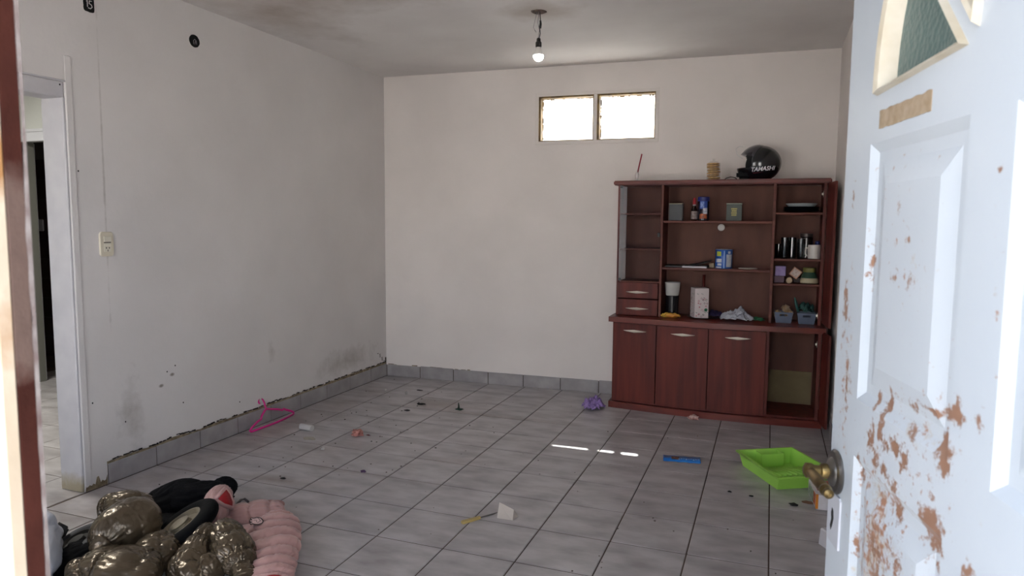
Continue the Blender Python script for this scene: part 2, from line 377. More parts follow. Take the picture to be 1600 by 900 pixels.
# ------------------------------------------------------------------ outside
W2 = struct(link('window_2', None, None, (-2.55, .40, .3)), 'clear front window behind the viewer')
g = G()
for a in ((-.6, .6, 0, .05), (-.6, .6, 1.95, 2.0), (-.6, -.55, .05, 1.95), (.55, .6, .05, 1.95), (-.025, .025, .05, 1.95)): g.box(a[0], a[1], -.03, .03, a[2], a[3], .003)
g.out('window_frame', WHITE, W2)
for a, b_ in ((-.55, -.025), (.025, .55)): G().box(a, b_, -.003, .003, .05, 1.95).out('pane', GLASS, W2)
struct(G().box(-9, 9, -7.2, -7, 0, 2.8).out('wall_front', mat('bounce wall paint', 'c9c8c6', .9, var='bbbab8', scale=2)), 'unseen pale wall added across the yard to bounce sunlight')  # added out of view to reflect sunlight deep into the room
GR = mat('outdoor concrete', 'b8b4ae', .9, var='a5a09a', scale=2, bump=.3)
struct(G().box(-15, 15, -20, .33, -.1, -.004).box(-15, 15, 6.0, 25, -.1, -.004).out('ground', GR), 'pale concrete yard outside')

# ------------------------------------------------------------------ entrance jamb (left)
JM = struct(link('trim_1', None, None, (-.642, .45, 0)), 'brown primed steel door jamb at the left edge, worn and rusty')
JB = mat('brown primer', '2f150f', .9, var='3c1d16', scale=14, bump=.25, bscale=45, spec=.12)
stain(JB, [(0, 1.35, .3, .10, 1.3), (0, .75, .2, .1, .5), (0, 1.9, .2, .05, .5)], '55453e', 18, .35, .25, 'xz')
JC = mat('cream weathered paint', 'b3a591', .7, var='a3927b', scale=5, bump=.15)
stain(JC, [(-.02, 1.45, .06, .04, .8), (-.03, 1.3, .05, .05, .6), (-.02, 1.02, .05, .03, .7), (-.03, 1.62, .03, .2, .5)], '8a6238', 20, .4, .5, 'xz')
JW = mat('white overspray', '827b77', .6, var='5d4d49', scale=30, bump=.2)
G().box(-.03, 0, -.0200, -.0035, 0, 2.14, .0006).out('brown_rebate', JB, JM)
g = G(); n = 240; prev = None
for k in range(n+1):
    z = 2.14*k/n; d_ = .0042+.0028*max(-.4, noise.noise(Vector((z*7, 3, 0)))+.5*noise.noise(Vector((z*40, 1, 0))))
    cur = (g.b.verts.new((.0006, 0, z)), g.b.verts.new((.0006, -d_, z)), g.b.verts.new((-.004, 0, z)))
    if prev:
        g.b.faces.new((prev[0], cur[0], cur[1], prev[1])); g.b.faces.new((prev[0], prev[2], cur[2], cur[0])); g.b.faces.new((prev[1], cur[1], cur[2], prev[2]))
    prev = cur
g.out('painted_edge', JW, JM)
G().box(-.08, -.0, -.035, -.0200, 0, 2.14, .002).out('weathered_face', JC, JM)
J2 = struct(link('trim_2', None, None, (.40, .45, 0)), 'steel jamb on the hinge side'); G().box(0, .08, -.10, .0, 0, 2.16, .003).out('weathered_face', JC, J2)
J3 = struct(link('trim_3', None, None, (-.64, .45, 2.14)), 'steel head of the entrance frame'); G().box(-.08, 1.12, -.10, 0, 0, .04, .003).out('weathered_face', JC, J3)

# ------------------------------------------------------------------ open white steel door (local: x along leaf from hinge, y into room side, z up)
D1 = struct(link('door_1', None, None, (.309, .386, 0)), 'open white steel door at the right, scratched and rusty')
dang = math.atan2(.9763, -.2164); D1.rotation_euler = (0, 0, dang)     # local +x = along the leaf, local +y = towards the left (visible face)
DM = mat('white enamelled steel', 'b1b8be', .38, var='aab2b9', scale=3, bump=.05, bscale=25)
RUST = [(.713, 1.117, .012, .028, 1), (.69, 1.10, .02, .012, .8), (.665, 1.106, .022, .012, 1), (.636, 1.10, .014, .016, 1), (.744, 1.091, .012, .022, 1), (.53, 1.140, .02, .022, 1.2), (.618, 1.141, .012, .010, 1),
        (.506, 1.195, .014, .018, 1), (.633, 1.170, .03, .006, .8), (.575, 1.18, .03, .005, .9), (.526, 1.19, .02, .008, .9), (.548, 1.043, .03, .026, 1.2), (.748, 1.155, .008, .017, 1), (.704, 1.161, .006, .016, 1),
        (.725, 1.067, .012, .015, .9), (.695, 1.063, .014, .012, .9), (.66, 1.055, .016, .010, 1), (.716, .945, .022, .03, .8), (.70, .90, .02, .03, .7), (.463, 1.035, .012, .012, .9), (.541, 1.0, .015, .015, .9), (.656, 1.022, .012, .02, .9),
        (.793, 1.032, .008, .02, .8), (.80, .90, .01, .03, .6), (.64, .95, .012, .04, .7), (.46, 1.197, .008, .010, .9), (.55, 1.08, .008, .008, .8), (.453, 1.458, .006, .004, .9), (.885, 1.27, .010, .05, .8), (.86, 1.15, .012, .05, .7),
        (.80, 1.345, .008, .03, .9), (.703, 1.334, .010, .014, .7), (.654, 1.33, .008, .012, .7), (.66, 1.385, .005, .005, .9), (.70, 1.42, .005, .025, .5), (.875, 1.45, .006, .03, .7)]
stain(DM, [(.72, .92, .22, .36, .65), (.86, 1.15, .08, .5, .5), (.62, 1.34, .2, .12, .35), (.44, 1.1, .03, .6, .35), (.62, 1.14, .25, .06, .5)], 'a8977f', 38, .75, .30, 'xz', .50)
stain(DM, [(.71, .95, .22, .32, .64), (.87, 1.15, .07, .5, .50), (.65, 1.33, .16, .08, .44), (.58, 1.1, .3, .3, .42), (.7, 1.4, .25, .4, .34), (.44, 1.3, .06, .6, .34)], '95705b', 62, .95, .18, 'xz', .50)
stain(DM, [(a, b, ra*1.9, rb*1.8, s_*.60) for a, b, ra, rb, s_ in RUST], '856552', 60, .8, .16, 'xz', .25)
WD = .92
xb = [0, .12, .43, .52, .812, WD]; zb_ = [.02, .14, 1.045, 1.135, 1.523, 2.08]
g = G(); b = g.b
def P(s, z, h): return b.verts.new((s, h, z))
def ring_panel(s0, s1, z0, z1):
    seq = [(0, 0), (.014, -.009), (.030, -.009), (.062, -.001)]
    prev = None
    for off, h in seq:
        a_ = [P(s0+off, z0+off, h), P(s1-off, z0+off, h), P(s1-off, z1-off, h), P(s0+off, z1-off, h)]
        if prev:
            for k in range(4): b.faces.new((prev[k], prev[(k+1) % 4], a_[(k+1) % 4], a_[k]))
        prev = a_
    b.faces.new(prev)
for i in range(5):
    for j in range(5):
        if i in (1, 3) and j in (1, 3): ring_panel(xb[i], xb[i+1], zb_[j], zb_[j+1])
        else: b.faces.new((P(xb[i], zb_[j], 0), P(xb[i+1], zb_[j], 0), P(xb[i+1], zb_[j+1], 0), P(xb[i], zb_[j+1], 0)))
# back and edges
b.faces.new((P(0, .02, -.04), P(0, 2.08, -.04), P(WD, 2.08, -.04), P(WD, .02, -.04)))
for (a, c) in (((0, .02), (WD, .02)), ((WD, .02), (WD, 2.08)), ((WD, 2.08), (0, 2.08)), ((0, 2.08), (0, .02))):
    pts_ = [a, c]
    b.faces.new((P(a[0], a[1], 0), P(a[0], a[1], -.04), P(c[0], c[1], -.04), P(c[0], c[1], 0)))
bmesh.ops.remove_doubles(b, verts=b.verts, dist=1e-5)
# split the long side faces is not needed: t-junctions stay closed visually
leaf = g.out('door_leaf', DM, D1)
# fan shaped lights
FC = (.462, 1.597)
XZ = Matrix(((1, 0, 0, 0), (0, 0, 1, 0), (0, 1, 0, 0), (0, 0, 0, 1)))
def petal(ax, az, a0, a1, k=1.0, n=10, flip=1):
    A = [(FC[0]+.322*math.cos(a0+(a1-a0)*q/n), FC[1]+.322*math.sin(a0+(a1-a0)*q/n)) for q in range(n+1)]+[(FC[0]+ax, FC[1]+az)]
    cx, cz = sum(p_[0] for p_ in A)/len(A)*.6+.4*A[-1][0], sum(p_[1] for p_ in A)/len(A)*.6+.4*A[-1][1]
    A = [(cx+(x-cx)*k, cz+(z-cz)*k) for x, z in A]
    return A if flip > 0 else [(2*FC[0]-x, z) for x, z in A[::-1]]
rad = math.radians
fans = [(.083, .008, rad(0), rad(38), 1), (.054, .030, rad(45), rad(87), 1), (.083, .008, rad(0), rad(38), -1), (.054, .030, rad(45), rad(87), -1)]
cg = G()
for fa in fans: cg.prism(petal(*fa[:4], 1.0, 10, fa[4]), -.06, .02)
cg.xf(XZ); cut = cg.out('cutter', None, D1)
bpy.context.view_layer.update()
mo = leaf.modifiers.new('b', 'BOOLEAN'); mo.object = cut; mo.operation = 'DIFFERENCE'; mo.solver = 'EXACT'
dg = bpy.context.evaluated_depsgraph_get(); me = bpy.data.meshes.new_from_object(leaf.evaluated_get(dg)); leaf.modifiers.clear()
if len(me.polygons) > 60: leaf.data = me
bpy.data.objects.remove(cut)
FG = bpy.data.materials.new('patterned grey green glass'); FG.use_nodes = True
p = FG.node_tree.nodes['Principled BSDF']; p.inputs['Base Color'].default_value = srgb('66807c'); p.inputs['Roughness'].default_value = .38; p.inputs['Transmission Weight'].default_value = .45
vn = FG.node_tree.nodes.new('ShaderNodeTexVoronoi'); vn.inputs['Scale'].default_value = 110; bpn = FG.node_tree.nodes.new('ShaderNodeBump'); bpn.inputs['Strength'].default_value = .5; bpn.inputs['Distance'].default_value = .004
tcn = FG.node_tree.nodes.new('ShaderNodeTexCoord'); FG.node_tree.links.new(tcn.outputs['Object'], vn.inputs['Vector']); FG.node_tree.links.new(vn.outputs[0], bpn.inputs['Height']); FG.node_tree.links.new(bpn.outputs[0], p.inputs['Normal'])
CREAM = mat('cream window bead', 'b9b3a4', .5, var='a59a84', scale=14)
for fa in fans:
    G().prism(petal(*fa[:4], 1.02, 10, fa[4]), -.024, -.018).xf(XZ).out('pane', FG, D1)
    outer = petal(*fa[:4], 1.10, 10, fa[4]); inner = petal(*fa[:4], .93, 10, fa[4]); g = G(); b = g.b; n = len(outer)
    rr = [[b.verts.new((x, .0, z)) for x, z in outer], [b.verts.new((x*.75+x2*.25, .009, z*.75+z2*.25)) for (x, z), (x2, z2) in zip(outer, inner)], [b.verts.new((x*.3+x2*.7, .006, z*.3+z2*.7)) for (x, z), (x2, z2) in zip(outer, inner)], [b.verts.new((x, -.018, z)) for x, z in inner]]
    for q0, q1 in zip(rr, rr[1:]):
        for k in range(n): b.faces.new((q0[k], q0[(k+1) % n], q1[(k+1) % n], q1[k]))
    g.out('glazing_bead', CREAM, D1)
# residue of an old strip of tape
g = G(); n = 24; top = []; bot = []
for k in range(n+1):
    s = .615+.166*k/n; top.append((s, 1.567+.002*nz(s, 60, 3))); bot.append((s, 1.541+.002*nz(s, 80, 9)))
g.prism(bot+top[::-1], 0, .0006).xf(XZ).out('tape_residue', mat('old tape residue', '9d8c77', .7, var='8a775e', scale=60, bump=.3), D1, (0, .0002, 0))
# handle
MY = Matrix.Rotation(-PI/2, 4, 'X')
hd = G().lathe([(.004, 0), (.036, 0), (.037, .003), (.033, .007), (.024, .008), (.022, .011), (.017, .014), (.012, .016)], (0, 0, 0), 32, MY).out('handle_rosette', STEEL, D1, (.884, 0, .992), smooth=True)
G().lathe([(.0085, 0), (.0085, .012), (.012, .014), (.013, .02), (.012, .026), (.009, .028), (.0095, .036), (.012, .040), (.0125, .050), (.006, .054)], (0, 0, 0), 20, MY).out('handle_neck', BRASS, hd, smooth=True)
MX = Matrix.Rotation(-PI/2, 4, 'Y')
lev = G(); lev.lathe([(0.0059, .0), (0.0085, .006), (0.0074, .014), (0.0089, .030), (0.0092, .050), (0.0085, .072), (0.0063, .080), (0.0092, .084), (0.0096, .090), (0.0070, .096), (0.0081, .100), (0.0074, .106), (0.0030, .110)], (0, .044, 0), 20, MX)
lev.out('handle_lever', BRASS, hd, smooth=True)
kp = G().prism([(.855+.0, .868), (.908, .868), (.913, .873), (.913, .950), (.908, .955), (.860, .955), (.855, .950), (.855, .873)], 0, .003).xf(XZ).bevel(.001, 1).out('keyhole_plate', mat('painted keyhole plate', 'a4a7ae', .5), D1)
g = G().prism([(.883, .925), (.889, .928), (.893, .918), (.890, .908), (.896, .895), (.892, .888), (.886, .897), (.880, .912)], .003, .0036).xf(XZ).out('keyhole', DARK, kp)
for z in (.25, 1.0, 1.8): G().box(.002, .012, -.02, .004, z, z+.1).out('hinge', STEEL, D1)

# ------------------------------------------------------------------ ceiling bulb
bt = thing('pendant_bulb', 'bare lit bulb hanging on loose wires from the ceiling', 'lamp', (-1.372, 4.123, H))
g = G()
n = 20; b = g.b; v0 = b.verts.new((0, 0, -.003)); rg = []
for k in range(n):
    a = 2*PI*k/n; r_ = .048+.012*noise.noise(Vector((math.cos(a)*2, math.sin(a)*2, 5))); rg.append((b.verts.new((r_*math.cos(a), r_*math.sin(a), -.001)), b.verts.new((r_*.8*math.cos(a), r_*.8*math.sin(a), -.006))))
for k in range(n):
    q, q2 = rg[k], rg[(k+1) % n]; b.faces.new((q[0], q2[0], q2[1], q[1])); b.faces.new((q[1], q2[1], v0))
g.out('ceiling_hole', mat('broken plaster', '6d5a50', 1, var='3d2f29', scale=30, bump=.5), bt)
WR = mat('dark wire', '1d1a1c', .5); WG = mat('grey wire', '8a8587', .5)
G().tube([(.006, 0, -.003), (.010, .004, -.05), (.004, 0, -.09), (.010, 0, -.13), (.002, 0, -.165)], .0028, 6).out('wire', WR, bt, smooth='all')
G().tube([(-.012, 0, -.003), (-.024, .003, -.04), (-.034, 0, -.09), (-.016, 0, -.12), (-.02, 0, -.115), (-.026, 0, -.108)], .0016, 6).out('wire', WG, bt, smooth='all')
G().tube([(0, 0, -.003), (-.006, 0, -.06), (.003, .003, -.11), (-.005, 0, -.168)], .0018, 6).out('wire', WG, bt, smooth='all')
G().tube([(.010, 0, -.055), (.013, 0, -.075), (.010, 0, -.1)], .006, 8).out('insulating_tape', BLACKP, bt, smooth='all')
G().lathe([(.006, 0), (.012, -.004), (.013, -.022), (.018, -.026), (.0185, -.052), (.016, -.055)], (0, 0, -.155), 20).out('lamp_socket', mat('black bakelite', '1a1515', .4), bt, smooth=True)
G().lathe([(.013, 0), (.015, -.008), (.024, -.040), (.029, -.048)], (0, 0, -.210), 24).out('bulb_collar', mat('white bulb plastic', 'd8d4d0', .4), bt, smooth=True)
BM = bpy.data.materials.new('lit bulb globe'); BM.use_nodes = True; pb = BM.node_tree.nodes['Principled BSDF']; pb.inputs['Emission Color'].default_value = (1, .99, .95, 1); pb.inputs['Emission Strength'].default_value = 26
prof = [(.029*math.cos(a)*1.0 if a else .029, -.029*math.sin(a)*1.0) for a in [PI/2*k/8 for k in range(8)]]+[(.001, -.030)]
G().lathe([(.0305, .004)]+[(r_*1.08, z*1.1) for r_, z in prof], (0, 0, -.262), 24).out('bulb_globe', BM, bt, smooth='all')

# ------------------------------------------------------------------ wall fittings
sw = thing('switch_and_socket', 'cream wall plate with a light switch above a power socket', 'switch', (XL, 2.684, 1.275))
CRM = mat('cream plastic', 'd5cdb9', .4); CR2 = mat('pale plastic key', 'ddd8c8', .35)
def rrect(w_, h_, r_, n=6):
    o = []
    for cx, cz, a0 in ((w_-r_, h_-r_, 0), (-w_+r_, h_-r_, PI/2), (-w_+r_, -h_+r_, PI), (w_-r_, -h_+r_, 1.5*PI)):
        o += [(cx+r_*math.cos(a0+PI/2*k/n), cz+r_*math.sin(a0+PI/2*k/n)) for k in range(n+1)]
    return o
g = G(); b = g.b; rr = [[b.verts.new((x, y*k_, z*k_)) for y, z in rrect(.040, .064, .016)] for x, k_ in ((0, 1), (.006, 1), (.0095, .95))]
for q0, q1 in zip(rr, rr[1:]):
    for k in range(len(q0)): b.faces.new((q0[k], q0[(k+1) % len(q0)], q1[(k+1) % len(q0)], q1[k]))
b.faces.new(rr[-1]); g.out('plate', CRM, sw, smooth=True)
G().box(.009, .013, -.020, .022, .012, .040, .001).out('rocker', CR2, sw); G().box(.009, .0105, -.020, .022, .006, .0115).out('gap', mat('grey seam', '6d675f', .8), sw)
G().box(.009, .011, -.020, .022, -.010, .005, .001).out('blank_module', CR2, sw)
so = G().box(.009, .012, -.020, .022, -.040, -.012, .001).out('socket', CR2, sw)
G().box(.0118, .0124, -.010, -.005, -.024, -.016).box(.0118, .0124, .007, .012, -.024, -.016).box(.0118, .0124, -.001, .003, -.038, -.029).out('slot', DARK, so)
def ragged_disc(cy_, cz, ry, rz, sq=0):
    g = G(); n = 26; b = g.b; ring = []
    for k in range(n):
        a = 2*PI*k/n; c_, s_ = math.cos(a), math.sin(a); q = 1+.07*noise.noise(Vector((c_*3, s_*3, cy_)))
        if sq: m_ = max(abs(c_), abs(s_)); q *= (1-sq)+sq/m_
        ring.append((b.verts.new((.0015, ry*q*c_, rz*q*s_)), b.verts.new((.0, ry*q*c_*1.02, rz*q*s_*1.02))))
    b.faces.new([r_[0] for r_ in ring])
    for k in range(n): b.faces.new((ring[k][0], ring[(k+1) % n][0], ring[(k+1) % n][1], ring[k][1]))
    return g
b1 = thing('electrical_box', 'round black open electrical box with curled wires high on the left wall', 'electrical box', (XL, 3.336, 2.466))
ragged_disc(0, 0, .040, .036).out('box_opening', DARK, b1)
G().tube([(.004, -.010, -.020), (.006, -.012, .0), (.006, -.002, .010), (.006, .008, .0), (.006, .012, -.018)], .0016, 6).tube([(.004, .0, -.02), (.006, .001, -.004), (.006, .008, .004)], .0014, 6).out('wires', WG, b1, smooth='all')
b2 = thing('electrical_box', 'square black electrical box with pale wires at the top left above the doorway', 'electrical box', (XL, 2.650, 2.480))
ragged_disc(1, 0, .030, .036, .8).out('box_opening', DARK, b2)
WLt = mat('pale wire', 'c8c4c2', .5)
G().tube([(.004, -.016, .012), (.006, -.012, .018), (.006, -.012, -.014)], .002, 6).tube([(.006, .012, .018), (.006, .0, .018), (.006, -.002, .004), (.006, .010, .0), (.006, .014, -.010), (.006, .004, -.020), (.006, -.008, -.018)], .002, 6).out('wires', WLt, b2, smooth='all')
g = G()
for y_, z_ in ((2.47, 2.05), (2.545, 1.64), (2.56, .45), (3.04, .52), (3.1, .545), (3.62, .20), (2.75, .30), (3.15, .31)): g.box(XL+.0002, XL+.002, y_, y_+.006, z_, z_+.008)
g.out('nail_hole', DARK, WL)

# ------------------------------------------------------------------ cabinet
CAB = thing('display_cabinet', 'tall reddish brown wooden cabinet with open shelves, drawers and a bowed base', 'cabinet', (0, 0, 0))
def C(name, m, g, parent=CAB, smooth=False): return g.out(name, m, parent, smooth=smooth)
XA, XB = -1.11, .36
def bow(x):
    t = (x+1.13)/1.51; t = min(max(t, 0), 1); return 5.197-.02*t-.058*math.sin(PI*t)
def bowslab(x0, x1, off, back, z0, z1, n=16):
    fr = [(x0+(x1-x0)*k/n, bow(x0+(x1-x0)*k/n)+off) for k in range(n+1)]
    bk = [(x1, back), (x0, back)] if back > 0 else [(x, y-back) for x, y in fr[::-1]]
    return G().prism(fr+bk, z0, z1)
C('plinth', WOODE, bowslab(-1.128, .372, -.018, 5.57, 0, .048, 30).bevel(.010, 3, .9), smooth=True)
C('counter', WOODE, bowslab(-1.137, .372, -.026, 5.575, .662, .700, 30).bevel(.012, 3, .9), smooth=True)
C('bottom_board', WOOD, bowslab(XA+.016, XB-.035, .02, 5.57, .049, .062))
C('side_panel', WOOD, G().box(XA, XA+.016, bow(XA)+.022, 5.575, .048, .662)); C('side_panel', WOOD, G().box(.325, .348, bow(.33)+.002, 5.575, .048, .662, .001))
for x in (-.772, -.398, -.006):
    C('partition', WOOD, G().box(x-.0, x+.018, bow(x)+(.004 if x > -.1 else .022), 5.565, .062, .662))
C('back_panel', BACKW, G().box(XA+.016, .325, 5.566, 5.574, .062, .662)); C('back_panel', BACKW, G().box(XA+.016, .325, 5.566, 5.574, .70, 1.69))
C('backing_board', mat('unpainted hardboard', '7c6d4d', .8, var='6c5e43', scale=5, bump=.1), G().box(.018, .318, 5.556, 5.562, .066, .312))
for x0, x1 in ((-1.106, -.776), (-.768, -.402), (-.394, -.010)):
    d_ = C('door', WOOD, bowslab(x0, x1, .0, -.018, .056, .655).bevel(.002, 1, .9))
    xc = (x0+x1)/2+.005; g = G(); n = 16; b = g.b; prev = None
    for k in range(n+1):
        t = k/n*2-1; x = xc+t*.088; hh = .0095*(1-abs(t))**.8+.0012; yf = bow(x)-.020*(1-t*t)**.6-.001
        cur = [b.verts.new((x, yf+.004, .601+hh)), b.verts.new((x, yf-.001, .601)), b.verts.new((x, yf+.004, .601-hh)), b.verts.new((x, yf+.007, .601))]
        if prev:
            for q in range(4): b.faces.new((prev[q], cur[q], cur[(q+1) % 4], prev[(q+1) % 4]))
        else: b.faces.new(cur)
        prev = cur
    b.faces.new(prev[::-1]); g.out('handle', CHROME, d_, smooth=True)
    for e in (-.059, .059): G().box(xc+e-.003, xc+e+.003, bow(xc)-.018, bow(xc)+.002, .599, .603).out('handle_post', CHROME, d_)
# upper part
YF = 5.30
C('top_board', WOODE, G().box(-1.142, .372, 5.272, 5.582, 1.692, 1.726, .007, seg=3), smooth=True)
C('side_panel', WOOD, G().box(XA, XA+.016, YF, 5.566, .70, 1.692, .001)); C('side_panel', WOOD, G().box(.325, .345, YF, 5.566, .70, 1.692, .001))
C('partition', WOODH, G().box(-.785, -.767, YF, 5.566, .70, 1.692, .001)); C('partition', WOODH, G().box(.0, .019, YF, 5.566, .70, 1.692, .001))
for z in (1.428, 1.078): C('shelf', WOODH, G().box(-.766, -.001, YF+.012, 5.565, z-.018, z, .002))
for z in (1.490, 1.163, .986): C('shelf', WOODH, G().box(.020, .324, YF+.004, 5.565, z-.016, z, .002))
for z in (1.483, 1.216, .966): C('shelf', WOODH, G().box(-1.093, -.786, YF+.02, 5.565, z-.012, z, .001))
for z0, z1, hz in ((.836, .956, .884), (.706, .828, .758)):
    dr = C('drawer', WOOD, G().box(-1.092, -.790, YF-.014, YF+.25, z0, z1, .002))
    g = G(); b = g.b; prev = None; n = 16
    for k in range(n+1):
        t = k/n*2-1; x = -.945+t*.088; hh = .009*(1-abs(t))**.8+.001; yf = YF-.016-.020*(1-t*t)**.6
        cur = [b.verts.new((x, yf+.004, hz+hh)), b.verts.new((x, yf-.001, hz)), b.verts.new((x, yf+.004, hz-hh)), b.verts.new((x, yf+.007, hz))]
        if prev:
            for q in range(4): b.faces.new((prev[q], cur[q], cur[(q+1) % 4], prev[(q+1) % 4]))
        else: b.faces.new(cur)
        prev = cur
    b.faces.new(prev[::-1]); g.out('handle', CHROME, dr, smooth=True)
gd = C('glass_door', GLASS, G().box(-1.096, -.782, YF-.010, YF-.005, .970, 1.688, .001)); gd['label'] = 'clear glass door pane'
G().box(-.804, -.786, YF-.018, YF-.009, 1.305, 1.338, .002).out('knob', BLACKP, gd); 
for z in (.968, 1.67): G().box(-1.094, -1.074, YF-.016, YF-.002, z, z+.02).out('hinge', BLACKP, gd)
# opened right-hand doors, swung towards the room, and hinge plates
def swung(z0, z1, y0, y1, x0=.352, x1=.384):
    t = .014; return G().prism([(x0, y0), (x1, y1), (x1+t, y1+.001), (x0+t, y0+.001)], z0, z1).bevel(.002, 1)
o1 = C('door', WOOD, swung(.72, 1.690, 5.295, 5.02, .349, .375)); o1['label'] = 'upper right door swung open'
o2 = C('door', WOOD, swung(.045, .672, 5.17, 4.985, .350, .380)); o2['label'] = 'lower right door swung open'
for z, y in ((1.618, YF+.03), (.765, YF+.03), (.575, 5.24)):
    C('hinge_plate', CHROME, G().box(.3225, .325, y-.012, y+.006, z-.022, z+.022, .001).box(.314, .325, y-.006, y+.0, z-.008, z+.008, .001))
C('cable_hole_disc', mat('white hole disc', 'd8d4ce', .5), G().lathe([(.024, 0), (.026, .002), (.026, .004), (.018, .006)], (-.365, 5.566, 1.379), 24, Matrix.Rotation(PI/2, 4, 'X')))  # white disc stands in for the wall showing through a cable hole

# ------------------------------------------------------------------ on top of the cabinet
ZT = 1.726
fl_ = thing('red_straw', 'thin red straw standing in a small white holder at the left of the cabinet top', 'ornament', (-.992, 5.42, ZT))
G().lathe([(.016, 0), (.014, .004), (.006, .012), (.010, .03), (.016, .05), (.012, .062), (.005, .075), (.003, .09)], (0, 0, 0), 16).out('holder', mat('milky plastic', 'cfcac8', .3), fl_, smooth=True)
G().tube([(.004, 0, .07), (.018, 0, .14), (.033, 0, .21)], .005, 8).out('straw', mat('red plastic', 'a5283a', .4), fl_, smooth='all')
ck = thing('cracker_stack', 'stack of round golden crackers standing on the cabinet top', 'crackers', (-.425, 5.42, ZT))
CK = mat('golden cracker', 'd0a452', .6, var='a87c38', scale=40, bump=.4, bscale=90)
for k in range(9):
    z = k*.0145; dx = .005*math.sin(k*1.9)+(-.006 if k > 6 else 0); g = G(); n = 18; prof = [(.040, .001), (.049, .004), (.049, .009), (.041, .012)]
    g.lathe([(r_*.93, z_) for r_, z_ in prof], (0, 0, 0), n, Matrix.Rotation(.06*math.sin(k*2.3), 4, 'Y')); g.out('cracker', CK, ck, (dx, .004*math.cos(k), z), smooth=True)
G().lathe([(.049, .0), (.050, .05), (.049, .125), (.030, .138), (.006, .146), (.012, .160)], (0, 0, .001), 18, cap=False).out('clear_wrapper', mat('cellophane', 'e8e2d8', .3, alpha=.10), ck, smooth='all')
tag(G().tube([(-.045, 0, .004), (-.030, 0, .016), (0, 0, .024), (.030, 0, .018), (.045, .01, .005)], .0035, 6).out('cable_end', BLACKP, None, (-.300, 5.40, ZT), smooth='all'), 'short arched black cable lying in front of the helmet', 'cable')
# helmet
hm = thing('motorcycle_helmet', 'black full face motorcycle helmet with raised clear visor on the cabinet top', 'helmet', (-.100, 5.425, ZT))
HB = mat('glossy black shell', '0d0e12', .18, coat=.5, var='10131c', scale=5)
def hshape(th, ph, s=1.0):
    # th azimuth (0 = +x), ph elevation
    x = math.cos(th)*math.cos(ph); y = math.sin(th)*math.cos(ph); z = math.sin(ph)
    X = .145*x; Y = .118*y; Z = .130*z+.118
    if z < 0: Z = .118+.130*z*1.0
    if x < 0: X *= 1+.22*max(0, (.10-abs(Z-.055))/.10)*(-x)
    Z = max(Z, .0)
    return Vector((X*s, Y*s, (Z-.118)*s+.118))
def hshell(s, a0, a1, e0, e1, nu, nv, keep):
    g = G(); b = g.b; grid = {}
    for i in range(nu+1):
        for j in range(nv+1):
            th = a0+(a1-a0)*i/nu; ph = e0+(e1-e0)*j/nv; grid[i, j] = b.verts.new(hshape(th, ph, s))
    for i in range(nu):
        for j in range(nv):
            th = a0+(a1-a0)*(i+.5)/nu; ph = e0+(e1-e0)*(j+.5)/nv
            if keep(hshape(th, ph, s)): b.faces.new((grid[i, j], grid[i+1, j], grid[i+1, j+1], grid[i, j+1]))
    bmesh.ops.remove_doubles(b, verts=b.verts, dist=1e-4)
    for v in [v for v in b.verts if not v.link_faces]: b.verts.remove(v)
    return g
opening = lambda v: not (v.x < -.055-.25*max(0, .12-v.z)+.0 and .082 < v.z < .195)
sh = hshell(1.0, 0, 2*PI, -1.13, PI/2, 96, 56, opening).out('shell', HB, hm, smooth='all')
md = sh.modifiers.new('thick', 'SOLIDIFY'); md.thickness = .012; md.offset = -1
hshell(.90, 0, 2*PI, -1.1, PI/2, 32, 20, lambda v: v.x > -.095).out('lining', mat('black foam lining', '08080a', .95), hm, smooth='all')
G().box(-.16, -.06, -.075, .075, .006, .070, .02, seg=3).out('chin_padding', mat('black padding', '070708', .95), hm)
VS = mat('smoked visor', '55525a', .2, alpha=.5)
vis = hshell(1.035, PI*.62, PI*1.38, .18, 1.25, 40, 24, lambda v: True)
vis.xf(Matrix.Translation((.0, 0, .118)) @ Matrix.Rotation(-.30, 4, 'Y').inverted() @ Matrix.Translation((0, 0, -.118))).out('visor', VS, hm, smooth='all')
G().tube([(-.118, -.08, .150), (-.150, -.055, .172), (-.168, 0, .200), (-.172, .0, .228), (-.150, -.01, .245), (-.120, -.03, .240)], .0018, 6).out('visor_rim', mat('clear visor edge', 'b9b7b6', .3), hm, smooth='all')
# lettering on the side of the shell
def text_mesh(s, size):
    c = bpy.data.curves.new('t', 'FONT'); c.body = s; c.size = size; c.shear = .25; c.resolution_u = 2; c.offset = .0006
    o = bpy.data.objects.new('t', c); S.collection.objects.link(o); bpy.context.view_layer.update()
    me = bpy.data.meshes.new_from_object(o.evaluated_get(bpy.context.evaluated_depsgraph_get())); bpy.data.objects.remove(o); return me
me = text_mesh('TAMASHI', .030); g = G(); g.b.from_mesh(me)
bmesh.ops.subdivide_edges(g.b, edges=[e for e in g.b.edges if e.calc_length() > .008], cuts=2)
wx = max(v.co.x for v in g.b.verts)
for v in g.b.verts:
    x = -.062+v.co.x/wx*.165; z = .060+v.co.y*1.35-.006+.10*(v.co.x/wx)*.12
    zz = (z-.118)/.130; k = max(.02, 1-zz*zz-(x/.145)**2); v.co = Vector((x, -.118*math.sqrt(k)-.0012, z))
g.out('lettering', mat('silver lettering', 'e4e0e6', .4), hm)
g = G(); b = g.b; prev = None
for k in range(15):
    x = -.045+.075*k/14; z = .046+.004*k/14; w_ = .004*(1-k/15); cur = []
    for zz_ in (z-w_, z):
        q = (zz_-.118)/.130; cur.append(b.verts.new((x, -.118*math.sqrt(1-q*q-(x/.145)**2)-.0012, zz_)))
    if prev: b.faces.new((prev[0], cur[0], cur[1], prev[1]))
    prev = cur
g.out('stripe', mat('dark red stripe', '7c2a30', .5), hm)

